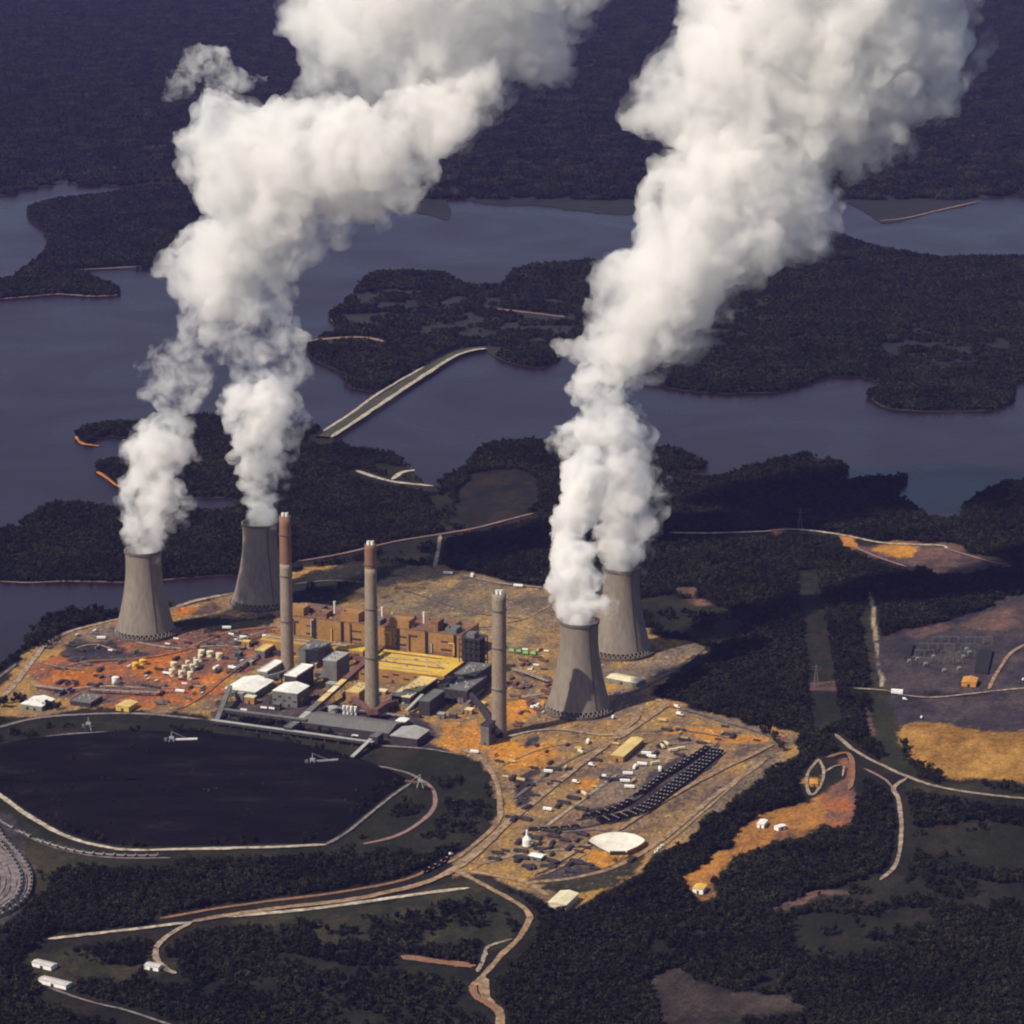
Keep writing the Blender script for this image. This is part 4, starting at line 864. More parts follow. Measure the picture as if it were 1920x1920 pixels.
building('control_room', 'low grey block under the pale twin roof', 'office', [(722,1318),(740,1306),(780,1312),(765,1324)], 9, 'orange_cladding', 'grey_metal', windows=8)
building('pump_house', 'small square white roofed house by the coal yard rails', 'shed', [(741,1352),(750,1345),(766,1348),(757,1356)], 9, 'grey_metal', 'white_metal', style='gable')
building('chimney_annex', 'dark annex tower leaning against the plain grey chimney', 'annex', [(904,1360),(912,1350),(926,1353),(918,1363)], 34, 'grey_metal', 'dark_steel')
building('unloading_shed', 'long low grey roofed shed along the coal yard', 'shed', [(560,1352),(606,1334),(748,1354),(735,1378)], 10, 'dark_steel', 'grey_metal', style='gable', doors=4)
building('maintenance_shed', 'grey roofed shed with a dark open end beside the coal yard', 'shed', [(735,1378),(752,1362),(800,1368),(785,1388)], 14, 'dark_steel', 'pale_grey', style='gable', doors=2)
building('lakeside_store', 'white roofed store half hidden by trees at the left edge of the works', 'warehouse', [(42,1320),(60,1305),(98,1310),(82,1326)], 9, 'green_wall', 'white_metal', style='gable', doors=2)
building('workshop', 'flat grey roofed workshop on red soil near the lakeside store', 'workshop', [(130,1312),(155,1302),(192,1304),(170,1320)], 8, 'dark_steel', 'grey_metal', doors=3, windows=6)
building('yellow_hut', 'small yellow walled building by the coal pile edge', 'shed', [(222,1322),(232,1312),(252,1316),(244,1328)], 9, 'yellow_roof', 'tan_roof', style='gable')
building('warehouse', 'yellow roofed warehouse standing alone in the orange yard', 'warehouse', [(1144,1414),(1187,1382),(1209,1386),(1164,1420)], 10, 'orange_cladding', 'tan_roof', style='gable', doors=1)
building('warehouse', 'cream roofed warehouse at the wooded bottom corner of the yard', 'warehouse', [(1024,1687),(1062,1668),(1090,1679),(1048,1700)], 11, 'cream_metal', 'cream_metal', style='gable', doors=1)
building('pump_station', 'long pale pump building between the two right cooling towers', 'pump house', [(1140,1272),(1150,1262),(1208,1272),(1198,1282)], 7, 'green_wall', 'cream_metal', style='gable', ang=R(-34), doors=1)
building('site_office', 'small white oblong office beside the white silo', 'office', [(994,1604),(1000,1597),(1021,1602),(1016,1610)], 6, 'grey_metal', 'white_metal', style='gable', ang=R(-30), doors=1, windows=4)
building('orange_shed', 'orange sided shed beside the switchyard', 'shed', [(1800,1276),(1812,1268),(1836,1272),(1826,1283)], 8, 'orange_shed', 'orange_shed', style='gable', ang=R(-15))
building('ridge_house', 'bright yellow roofed house at the lower tip of the clay cut', 'house', [(1298,1664),(1308,1656),(1326,1660),(1316,1669)], 8, 'paint_white', 'paint_yellow', style='gable', ang=R(-20))
building('ridge_shed', 'white roofed shed on the wooded side of the clay cut', 'shed', [(1418,1542),(1430,1535),(1440,1539),(1429,1547)], 7, 'paint_white', 'white_metal', style='gable', ang=R(-20))
building('ridge_shed', 'small white shed in the open middle of the clay cut', 'shed', [(1455,1550),(1462,1543),(1470,1546),(1463,1553)], 6, 'paint_white', 'white_metal', style='gable', ang=R(40))
building('pond_hut', 'orange roofed hut on the ringed pond bank', 'hut', [(1515,1468),(1522,1460),(1536,1463),(1530,1472)], 5, 'orange_shed', 'orange_shed', style='gable', ang=R(0))
building('farm_house', 'white roofed long house in the lower left woods, nearer the road', 'house', [(62,1802),(75,1797),(104,1808),(92,1815)], 6, 'paint_white', 'farm_roof', style='gable', ang=R(-30))
building('farm_house', 'white roofed long house in the lower left woods, farther down', 'house', [(78,1832),(90,1827),(128,1845),(118,1852)], 6, 'paint_white', 'farm_roof', style='gable', ang=R(-30))
building('farm_house', 'small white house at the bend of the pale track', 'house', [(272,1808),(282,1802),(304,1809),(294,1816)], 6, 'paint_white', 'farm_roof', style='gable', ang=R(-22))

# ------------------------------------------------------------------ conveyors
def gallery(label, a, b, za, zb, wd=7, ht=6, roofm='grey_metal', wallm='dark_steel', legs=5, roofparts=None):
    A, B = P(a[0], a[1], za), P(b[0], b[1], zb); base = Vector((A.x, A.y, 2.4)); t = empty('conveyor', base); tag(t, label, 'conveyor')
    A, B = A - base, B - base; d = B - A; up = Vector((0, 0, 1))
    mb = MB(); mb.beam(A, B, wd, ht); mb.build('gallery', M[wallm], t)
    if roofparts is None:
        mb = MB(); mb.beam(A + up * (ht/2 + .3), B + up * (ht/2 + .3), wd + 1, .6); mb.build('roof', M[roofm], t)
    else:
        for f0, f1, mm in roofparts:
            mb = MB(); mb.beam(A + d*f0 + up * (ht/2 + .35), A + d*f1 + up * (ht/2 + .35), wd + 1.2, .7); mb.build('roof', M[mm], t)
    for k in range(legs):
        f = (k + .5) / legs; p = A + d * f; z = p.z - ht/2
        if z < 3: continue
        n = Vector((-d.y, d.x, 0)).normalized() * wd * .6; mb = MB()
        mb.beam((p.x + n.x, p.y + n.y, 0), (p.x, p.y, z), .9); mb.beam((p.x - n.x, p.y - n.y, 0), (p.x, p.y, z), .9); mb.beam((p.x + n.x*.5, p.y + n.y*.5, z*.5), (p.x - n.x*.5, p.y - n.y*.5, z*.5), .7); mb.build('trestle', M['dark_steel'], t)
    return t
gallery('long inclined conveyor with yellow roof panels climbing from the coal yard to the boiler house', (546,1366), (716,1214), 6, 40, 10, 6, legs=8, roofparts=[(.0,.18,'pale_grey'),(.19,.30,'grey_metal'),(.305,.40,'tan_roof'),(.41,.49,'cream_metal'),(.50,.57,'tan_roof'),(.58,.99,'steel_rust')])
gallery('dark conveyor standing upright in the picture at the left end of the coal yard', (405,1356), (432,1288), 5, 26, 7, 5)
gallery('long level conveyor along the upper edge of the coal pile', (396,1352), (700,1394), 9, 12, 7, 5, roofm='pale_grey', legs=12)
gallery('level conveyor behind the coal yard rails', (420,1332), (575,1352), 12, 14, 8, 5, legs=7)
gallery('short pale conveyor at the right end of the coal yard', (660,1422), (706,1378), 6, 16, 6, 5, roofm='pale_grey', legs=4)
gallery('white pipe bridge beside the dark duct house', (762,1334), (792,1304), 8, 20, 5, 4, roofm='pale_grey', wallm='pale_grey', legs=3)
building('transfer_house', 'small dark transfer tower where the long conveyor leaves the coal yard', 'transfer tower', [(536,1362),(544,1354),(556,1357),(548,1366)], 16, 'dark_steel', 'grey_metal')
building('transfer_house', 'small dark transfer tower at the right end of the coal yard', 'transfer tower', [(696,1380),(704,1372),(716,1375),(708,1384)], 18, 'dark_steel', 'grey_metal')
def stacker(label, a, b, zt, m='pale_grey'):
    A, B = P(a[0], a[1], 10), P(b[0], b[1], zt); base = Vector((A.x, A.y, 8)); t = empty('coal_stacker', base); tag(t, label, 'coal stacker'); B = B - base; A = A - base
    mb = MB(); mb.beam((0,0,8), B, 2.8, 2.4); 
    mb.build('boom', M[m], t)
    mb = MB()
    for sx in (-5, 5):
        for sy in (-4, 4): mb.beam((sx, sy, 0), (sx*.5, sy*.5, 10), 1.1)
    mb.box(-4, 4, -3, 3, 9.5, 13); mb.build('gantry', M['pale_grey'], t)
    mb = MB(); mb.beam((0,0,12), (0,0,22), 1.2); mb.beam((0,0,22), B * .75, .6); mb.build('mast', M['pale_grey'], t)
    mb = MB(); d = -B.normalized() * 10; mb.box(d.x-2.5, d.x+2.5, d.y-2.5, d.y+2.5, 6, 11); mb.build('counterweight', M['grey_metal'], t)
stacker('white boomed stacker at the upper left of the coal pile', (322,1393), (370,1385), 16, 'white_metal')
stacker('dim boomed stacker at the middle of the coal pile', (586,1434), (634,1424), 16)
stacker('pinkish stacker at the right tip of the coal pile loop', (788,1474), (760,1464), 14, 'steel_rust')
stacker('small pale stacker at the top left of the coal pile', (166,1366), (176,1362), 12)

# ducts from the precipitators to the chimneys, pipe racks and small sheds between the blocks
def duct(label, pts, wd, ht, m_='grey_metal'):
    ps = [P(x, y, z) for x, y, z in pts]; base = Vector((ps[0].x, ps[0].y, 2.4)); t = empty('flue_duct', base); tag(t, label, 'duct'); ps = [p - base for p in ps]
    for a, b in zip(ps[:-1], ps[1:]): mb = MB(); mb.beam(a, b, wd, ht); mb.build('duct_run', M[m_], t)
    for p in ps: mb = MB(); mb.box(p.x - wd*.55, p.x + wd*.55, p.y - wd*.55, p.y + wd*.55, p.z - ht*.6, p.z + ht*.6); mb.build('joint', M[m_], t)
    for a, b in zip(ps[:-1], ps[1:]):
        c_ = (a + b) / 2
        if c_.z > ht: mb = MB(); mb.box(c_.x - 1, c_.x + 1, c_.y - 1, c_.y + 1, 0, c_.z - ht/2); mb.build('support', M['dark_steel'], t)
duct('grey duct joining the tall narrow white roofed block to the tallest chimney', [(560,1285,22),(548,1275,22),(541,1262,24)], 7, 7)
duct('grey duct joining the gabled white block to the tallest chimney', [(500,1270,18),(520,1266,20),(536,1260,22)], 7, 7)
duct('dark duct from the yellow twin roofs to the middle chimney', [(742,1316,16),(722,1322,18),(704,1334,20)], 8, 8, 'steel_rust')
duct('dark duct from the tan roofed bay to the middle chimney', [(664,1312,14),(680,1322,18),(694,1334,20)], 8, 8, 'steel_rust')
duct('long dark duct from the precipitator block to the plain grey chimney', [(880,1300,18),(905,1330,20),(930,1372,22)], 8, 8, 'dark_steel')
duct('rusty duct along the foot of the boiler house', [(640,1240,14),(660,1232,16),(692,1238,14)], 7, 7, 'steel_rust')
def pipe_rack(label, a, b, group='pipe racks among the blocks'):
    A, B = P(a[0], a[1], 2.4), P(b[0], b[1], 2.4); t = empty('pipe_rack', A); tag(t, label, 'pipe rack', group); B = B - A; n = max(2, int(B.length / 16)); nv = Vector((-B.y, B.x, 0)).normalized() * 3
    for k in range(n + 1):
        p = B * k / n; mb = MB(); mb.beam((p.x + nv.x, p.y + nv.y, 0), (p.x + nv.x, p.y + nv.y, 8), .7); mb.beam((p.x - nv.x, p.y - nv.y, 0), (p.x - nv.x, p.y - nv.y, 8), .7); mb.beam((p.x + nv.x, p.y + nv.y, 7), (p.x - nv.x, p.y - nv.y, 7), .6); mb.build('bent', M['dark_steel'], t)
    for k, f in enumerate((-.8, -.3, .2, .7)): mb = MB(); up = Vector((0, 0, 7.8)); mb.beam(nv * f + up, B + nv * f + up, 1.0); mb.build('pipe', M[('pale_grey','steel_rust','grey_metal','pale_grey')[k]], t)
for a, b, l in [((440,1262),(500,1222),'pipe rack between the tank cluster and the broad white roof'),((590,1285),(640,1250),'pipe rack right of the tall narrow white roofed block'),((600,1330),(760,1350),'pipe rack along the back of the long grey shed'),((800,1330),(860,1300),'pipe rack below the dark duct house'),((430,1212),(500,1190),'pipe rack running to the yellow annex'),((860,1340),(905,1300),'pipe rack between the dark precipitators and the plain chimney'),((960,1260),(1030,1285),'pipe rack in the rusty pipe yard by the right towers'),((170,1300),(300,1306),'pipe rack across the orange soil near the single white tank'),((60,1290),(120,1300),'pipe rack behind the lakeside store')]: pipe_rack(l, a, b)
SH = [(448,1230),(470,1246),(462,1212),(520,1228),(536,1218),(590,1252),(600,1270),(622,1290),(640,1275),(650,1310),(600,1305),(716,1300),(770,1320),(800,1338),(820,1325),(845,1318),(866,1318),(880,1338),(850,1346),(828,1346),(902,1322),(780,1345),(690,1358),(470,1318),(520,1330),(450,1312),(560,1322),(594,1322)]
for i, (x, y) in enumerate(SH):
    s1, s2 = random.uniform(9, 20), random.uniform(7, 12); mt = ('grey_metal','pale_grey','tan_roof','dark_steel','steel_rust','cream_metal')[i % 6]; lb = {'grey_metal':'grey','pale_grey':'pale grey','tan_roof':'tan','dark_steel':'dark','steel_rust':'rusty','cream_metal':'cream'}[mt]
    building('plant_shed', 'small %s roofed shed among the ducts between the white roofs and the plain chimney' % lb, 'shed', (x, y), random.uniform(5, 13), ('dark_steel','grey_metal','orange_cladding')[i % 3], mt, size=(s1, s2), group='small %s sheds among the ducts' % lb, extras=False, parapet=.6)

# ------------------------------------------------------------------ coal pile
def coal_pile():
    out = [(-260,1440),(-60,1408),(0,1396),(60,1384),(140,1376),(260,1370),(400,1375),(520,1388),(600,1402),(680,1424),(740,1448),(764,1464),(740,1480),(690,1520),(640,1560),(606,1578),(520,1581),(430,1584),(330,1586),(250,1586),(190,1579),(130,1562),(80,1537),(40,1512),(0,1485),(-80,1462),(-260,1470)]
    q = smooth_line(out, 6, True); ring = [P(p[0], p[1], 2.5) for p in q]; n = len(ring); c = sum(ring, Vector()) / n; vs, fs = list(ring), []
    lev = [(.93, 9), (.86, 13), (.70, 14), (.5, 13.5), (.3, 14.5), (.12, 14)]
    for f, z in lev:
        for p in ring:
            e = c + (p - c) * f; vs.append(Vector((e.x, e.y, z + 2.2 * float(vnoise(np.array([[e.x, e.y]]), 60, 9)[0] - .5) + 1.5 * float(vnoise(np.array([[e.x, e.y]]), 22, 10)[0] - .5))))
    for l in range(len(lev)):
        for k in range(n): fs.append((l*n+k, l*n+(k+1) % n, (l+1)*n+(k+1) % n, (l+1)*n+k))
    fs.append(tuple(len(lev)*n + k for k in range(n)))
    mb = MB(); mb.add(vs, fs); o = mb.build('coal_pile', M['coal'], smooth=True)
    me = o.data; bm = bmesh.new(); bm.from_mesh(me); bmesh.ops.recalc_face_normals(bm, faces=bm.faces)
    if sum(f.normal.z for f in bm.faces) < 0: bmesh.ops.reverse_faces(bm, faces=bm.faces)
    bm.to_mesh(me); bm.free()
    tag(o, 'vast flat black coal pile inside the rail loop', 'coal pile')
coal_pile()

# ------------------------------------------------------------------ tanks and silos
def make_tank(m_, name='storage_tank', r=5, h=12):
    t = empty(name, (0, 0, 0)); mb = MB(); mb.lathe([(r, 0), (r, h)], 28); mb.build('tank_wall', M[m_], t)
    mb = MB(); mb.lathe([(r+.25, h-.3), (r+.25, h), (r*.5, h + r*.2), (.2, h + r*.28)], 28, cap=True); rf = mb.build('roof', M[m_], t)
    mb = MB(); mb.lathe([(.5, h + r*.2), (.5, h + r*.28 + 1.2)], 8, cap=True); mb.build('vent', M['grey_metal'], rf)
    mb = MB()
    for k in range(20):
        a0, a1 = R(200 + k*5), R(205 + k*5); mb.beam((math.cos(a0)*(r+.5), math.sin(a0)*(r+.5), h*k/20), (math.cos(a1)*(r+.5), math.sin(a1)*(r+.5), h*(k+1)/20), .8, .3)
    mb.build('stair', M['grey_metal'], t); return t
tk = {}
def tank(px, py, r, h, m_, label, group=None, name='storage_tank'):
    t = make_tank(m_, name, r, h); v = P(px, py); v.z = 2.5; t.location = v; t.rotation_euler = (0, 0, random.uniform(-.4, .4)); tag(t, label, 'tank', group); return t
TL = 'cream tank in the cluster of tanks on red soil left of the white roofs'
for (x, y, r, h) in [(323,1270,5.5,13),(340,1272,5.2,12),(357,1276,5.2,14),(326,1253,6,9),(346,1262,4.6,12),(360,1260,4.6,12),(368,1252,5,13),(376,1242,4.6,12),(378,1231,6.2,10),(394,1233,6.4,10),(411,1238,6,11),(352,1250,4,9)]:
    tank(x, y, r, h, 'cream_metal', TL, 'cream tanks in the tank cluster')
tank(217, 1285, 6.5, 13, 'white_metal', 'single white tank alone on the orange soil')
tank(254, 1256, 6, 11, 'paint_yellow', 'yellow tank of the pair, nearer the coal pile', 'pair of yellow tanks'); tank(268, 1248, 6.5, 9, 'paint_yellow', 'yellow tank of the pair, nearer the left cooling tower', 'pair of yellow tanks')
tank(625, 1337, 9, 9, 'pale_grey', 'squat grey tank left of the row of white silos')
for i, x in enumerate((645, 652, 659, 667)): tank(x, 1341 + i*.6, 2.6, 15, 'white_metal', 'slim white silo in the row of four below the middle chimney', 'row of four white silos', 'silo')
v = P(988, 1590); v.z = 2.5; t = empty('silo', v); tag(t, 'white silo with a pointed head beside the small white office', 'silo')
mb = MB(); mb.lathe([(7, 0), (7, 12), (2, 18), (1.6, 26), (.3, 28)], 28, cap=True); mb.build('silo_body', M['white_metal'], t); mb = MB(); mb.lathe([(7.4, 0), (7.4, 1.5), (7, 1.5)], 28); mb.build('plinth', M['concrete_dark'], t)
tank(1003, 1586, 3, 6, 'cream_metal', 'small cream tank next to the white silo')

# ------------------------------------------------------------------ fan shaped lined basin
def basin():
    c = P(1156, 1603, 2.5); t = empty('lined_basin', c); tag(t, 'pale fan shaped lined basin with a dark sump in the orange yard', 'basin')
    outer = [P(x, y, 3.2) - c for x, y in smooth_line([(1104,1586),(1112,1578),(1135,1571),(1160,1569),(1185,1572),(1205,1580),(1208,1586),(1196,1595),(1176,1604)], 5)]
    inner = [Vector((-8 + 22 * i / (len(outer)-1), 0, -1.8)) for i in range(len(outer))]; n = len(outer)
    outer = [Vector((p.x, p.y, 8.5)) for p in outer]; inner = [Vector((p.x, p.y + 6, .6)) for p in inner]
    mb = MB(); mid = [(a + b) / 2 - Vector((0, 0, 1.4)) for a, b in zip(outer, inner)]
    mb.add(outer + mid + inner, [(i, i+1, n+i+1, n+i) for i in range(n-1)] + [(n+i, n+i+1, 2*n+i+1, 2*n+i) for i in range(n-1)]); mb.build('liner', M['liner'], t)
    mb = MB(); low = [Vector((p.x*1.08, p.y*1.12 + 2, -.2)) for p in outer]; mb.add(outer + low, [(i, n+i, n+i+1, i+1) for i in range(n-1)]); mb.build('bank', M['orange_dirt'], t)
    mb = MB(); mb.box(-10, 14, 0, 10, .2, 2.6); mb.build('sump', M['dark_void'], t)
basin()

# ------------------------------------------------------------------ vehicles, trailers, containers
def proto_trailer(L=13, Wd=4, H=4, m_='paint_white'):
    mb = MB(); mb.box(-L/2, L/2, -Wd/2, Wd/2, .8, H); mb.add([(-L/2-.2,-Wd/2-.2,H),(L/2+.2,-Wd/2-.2,H),(L/2+.2,0,H+.7),(-L/2-.2,0,H+.7),(-L/2-.2,Wd/2+.2,H),(L/2+.2,Wd/2+.2,H)], [(0,1,2,3),(3,2,5,4),(0,3,4),(1,5,2)])
    for k in range(3): mb.box(-L*.3 + k*L*.28, -L*.3 + k*L*.28 + 1.3, -Wd/2-.05, -Wd/2+.02, 2, 3, 1)
    for k in (-.3, .3): mb.box(k*L-.5, k*L+.5, -Wd/2+.1, Wd/2-.1, 0, .8, 1)
    return mb.build('site_trailer', [M[m_], M['dark_void']])
def proto_truck(m_):
    mb = MB(); mb.box(-4.5, 1.2, -1.3, 1.3, 1.1, 3.8); mb.box(1.5, 3.9, -1.2, 1.2, .8, 2.2); mb.add([(1.5,-1.2,2.2),(3.2,-1.2,2.2),(2.9,-1.1,3.2),(1.6,-1.1,3.2),(1.5,1.2,2.2),(3.2,1.2,2.2),(2.9,1.1,3.2),(1.6,1.1,3.2)], [(0,1,2,3),(5,4,7,6),(3,2,6,7),(1,5,6,2),(4,0,3,7)], 1)
    for x in (-3.4, -2.2, 2.8):
        for s_ in (-1, 1): mb.box(x-.5, x+.5, s_*1.3-.2, s_*1.3+.2, 0, 1, 1)
    return mb.build('truck', [M[m_], M['tyre']])
def proto_car(m_):
    mb = MB(); mb.add([(-2.3,-.9,.4),(2.3,-.9,.4),(2.3,.9,.4),(-2.3,.9,.4),(-2.3,-.9,1.0),(2.2,-.9,.9),(2.2,.9,.9),(-2.3,.9,1.0)], [(4,5,6,7),(0,1,5,4),(1,2,6,5),(2,3,7,6),(3,0,4,7)])
    mb.add([(-1.8,-.8,1.0),(1.1,-.8,.95),(1.1,.8,.95),(-1.8,.8,1.0),(-1.3,-.7,1.5),(.5,-.7,1.5),(.5,.7,1.5),(-1.3,.7,1.5)], [(4,5,6,7)]); mb.add([(-1.8,-.8,1.0),(1.1,-.8,.95),(1.1,.8,.95),(-1.8,.8,1.0),(-1.3,-.7,1.5),(.5,-.7,1.5),(.5,.7,1.5),(-1.3,.7,1.5)], [(0,1,5,4),(1,2,6,5),(2,3,7,6),(3,0,4,7)], 1)
    for x in (-1.4, 1.4):
        for s_ in (-1, 1): mb.box(x-.35, x+.35, s_*.85-.1, s_*.85+.1, 0, .7, 1)
    return mb.build('parked_car', [M[m_], M['tyre']])
def proto_container(m_):
    mb = MB(); mb.box(-6, 6, -1.25, 1.25, .2, 2.8)
    for k in range(12): mb.box(-5.8 + k, -5.4 + k, -1.32, 1.32, .3, 2.7)
    for x in (-6, 6): mb.box(x-.12, x+.12, -1.3, 1.3, 0, 2.9, 1)
    return mb.build('container', [M[m_], M['grey_metal']])
def proto_pipes(m_):
    mb = MB()
    for i in range(5):
        mb.beam((-7, -2 + i, .6), (7, -2 + i, .6), .9)
        if i < 4: mb.beam((-6.5, -1.5 + i, 1.4), (6.5, -1.5 + i, 1.4), .9)
    for x in (-4, 4): mb.box(x-.3, x+.3, -3, 3, 0, .2, 1)
    return mb.build('pipe_stack', [M[m_], M['bark']])
def place(proto, name, spots, label, cat, group, ang=GRID, jit=.15, scl=None):
    for i, s in enumerate(spots):
        o = proto if i == 0 else copy_tree(proto)
        v = P(s[0], s[1]); v.z = 3.9; o.location = v
        a = s[2] if len(s) > 2 else (ang + (math.pi/2 if random.random() < .4 else 0)); o.rotation_euler = (0, 0, a + random.uniform(-jit, jit))
        if scl: o.scale = (random.uniform(*scl),) * 3
        o.name = name; tag(o, label, cat, group)
place(proto_trailer(16, 4.5), 'site_trailer', [(1102,1396),(1221,1424),(1204,1438),(1177,1456),(1180,1481),(1237,1448),(1172,1470),(1190,1444),(1212,1418)], 'white site trailer on the gravel between the yellow warehouse and the railcars', 'trailer', 'site trailers by the railcars', ang=R(-8))
place(proto_trailer(15, 4.5, 4, 'cream_metal'), 'site_trailer', [(1089,1415),(1242,1405),(1276,1409),(1262,1412),(1250,1400),(1228,1436),(1096,1494)], 'cream site trailer in the gravel yard near the yellow warehouse', 'trailer', 'cream site trailers', ang=R(25))
place(proto_trailer(14, 4.5), 'site_trailer', [(1028,1452),(1027,1523),(890,1415)], 'lone white trailer on the open orange soil of the yard', 'trailer', 'lone trailers on orange soil', ang=R(-15))
place(proto_trailer(18, 5), 'site_trailer', [(840,1079),(885,1084),(972,1103)], 'white trailer along the far perimeter road of the works', 'trailer', 'trailers by the perimeter road', ang=R(-8))
place(proto_trailer(16, 5), 'site_trailer', [(190,1201),(425,1182),(458,1200),(448,1206),(500,1198)], 'white trailer between the left cooling tower and the boiler house', 'trailer', 'trailers by the left tower', ang=R(-5))
place(proto_trailer(16, 5), 'site_trailer', [(338,1301),(405,1257),(436,1257)], 'white trailer at the edge of the tank cluster soil', 'trailer', 'trailers by the tank cluster', ang=R(-20))
place(proto_truck('paint_white'), 'truck', [(1237,1598,R(20)),(1244,1592,R(20)),(1232,1604,R(20))], 'white truck parked against the trees at the right of the lined basin', 'truck', 'trucks by the trees', jit=.3)
place(proto_trailer(20, 7, 7), 'site_trailer', [(1682,1304)], 'white long trailer at the corner of the pale east road', 'trailer', None, ang=R(-14), jit=0)
for o_ in [o for o in col.objects if o.get('label', '').startswith('white long trailer')]: o_.rotation_euler = (0, 0, R(-14))
place(proto_truck('paint_white'), 'truck', [(1697,1316),(1728,1350),(1918,1279)], 'white truck on the dark ground beside the east road', 'truck', 'trucks by the east road')
place(proto_truck('paint_red'), 'truck', [(1455,1385),(1470,1390),(1262,1330),(1100,1500),(930,1420)], 'red truck on the yard soil', 'truck', 'red trucks in the yard')
place(proto_truck('paint_white'), 'truck', [(1270,1331),(1135,1462),(1080,1472),(1110,1440),(1000,1332),(1006,1330),(1010,1327),(1158,1306),(1166,1306),(845,1606),(1275,1345),(1150,1350)], 'white truck on the yard soil away from the trailers', 'truck', 'white trucks in the yard', scl=(1.1, 1.6))
def scatter_px(poly, n, seed):
    g = np.random.default_rng(seed); poly = np.array(poly, float); lo, hi = poly.min(0), poly.max(0); out = []
    while len(out) < n:
        p = g.uniform(lo, hi)
        if inside(np.array([p[0]]), np.array([p[1]]), poly)[0]: out.append((p[0], p[1]))
    return out
T1Y = [(100,1240),(140,1195),(215,1180),(235,1212),(330,1200),(420,1180),(500,1185),(510,1235),(440,1268),(400,1310),(290,1326),(190,1300),(110,1295)]
MIDY = [(950,1215),(1030,1215),(1035,1300),(1020,1345),(960,1370),(960,1300)]
EASTY = [(930,1420),(1000,1395),(1140,1390),(1240,1345),(1440,1375),(1430,1400),(1330,1395),(1130,1520),(960,1570),(940,1530)]
SOUTHY = [(900,1610),(1000,1560),(1100,1560),(1100,1620),(1200,1610),(1130,1650),(990,1640)]
place(proto_container('grey_metal'), 'container', scatter_px(T1Y, 34, 1), 'grey container in the cluttered red yard around the tank cluster', 'container', 'grey containers in the red yard', scl=(.9, 1.5))
place(proto_container('paint_white'), 'container', scatter_px(T1Y, 18, 2), 'white container in the cluttered red yard around the tank cluster', 'container', 'white containers in the red yard', scl=(.8, 1.2))
place(proto_pipes('dark_steel'), 'pipe_stack', scatter_px(T1Y, 40, 3), 'stack of dark pipes in the red yard below the left cooling tower', 'pipe stack', 'pipe stacks in the red yard', scl=(.8, 1.7))
place(proto_pipes('steel_rust'), 'pipe_stack', scatter_px(MIDY, 34, 4), 'stack of rusty pipes between the plain chimney and the right cooling towers', 'pipe stack', 'pipe stacks by the right towers', scl=(.8, 1.6))
place(proto_container('paint_white'), 'container', scatter_px(MIDY, 8, 5), 'white container near the right cooling towers', 'container', 'containers by the right towers', scl=(.7, 1.1))
place(proto_pipes('dark_steel'), 'pipe_stack', scatter_px(EASTY, 44, 6), 'stack of dark pipes on the open orange laydown yard', 'pipe stack', 'pipe stacks in the laydown yard', scl=(.8, 1.8))
place(proto_container('tan_roof'), 'container', scatter_px(EASTY, 14, 7), 'tan container on the open orange laydown yard', 'container', 'containers in the laydown yard', scl=(.8, 1.3))
place(proto_pipes('dark_steel'), 'pipe_stack', scatter_px(SOUTHY, 40, 8), 'stack of dark pipes in the south part of the yard near the lined basin', 'pipe stack', 'pipe stacks near the basin', scl=(.9, 1.8))
place(proto_container('paint_white'), 'container', scatter_px([(430,1320),(560,1335),(700,1365),(690,1390),(560,1365),(420,1345)], 10, 9), 'pale container among the coal yard conveyors', 'container', 'containers by the conveyors', scl=(.7, 1.1))
place(proto_container('dark_steel'), 'container', scatter_px([(100,1284),(145,1278),(150,1302),(108,1306)], 9, 10), 'dark container in the heap beside the grey workshop', 'container', 'dark containers by the workshop', scl=(1, 1.8))
def tarp():
    mb = MB(); L, Wd = 11, 9; mb.add([(-L/2,-Wd/2,0),(L/2,-Wd/2,0),(L/2,Wd/2,0),(-L/2,Wd/2,0),(-L*.35,-Wd*.2,4.5),(L*.35,-Wd*.2,4.2),(L*.35,Wd*.2,4.6),(-L*.35,Wd*.2,4.3)], [(4,5,6,7),(0,1,5,4),(1,2,6,5),(2,3,7,6),(3,0,4,7)]); return mb.build('covered_heap', M['tarp_green'])
place(tarp(), 'covered_heap', [(960,1224,GRID),(973,1226,GRID),(986,1228,GRID),(1001,1229,GRID)], 'bright green covered heap in the row behind the plain chimney', 'covered heap', 'row of green covered heaps')

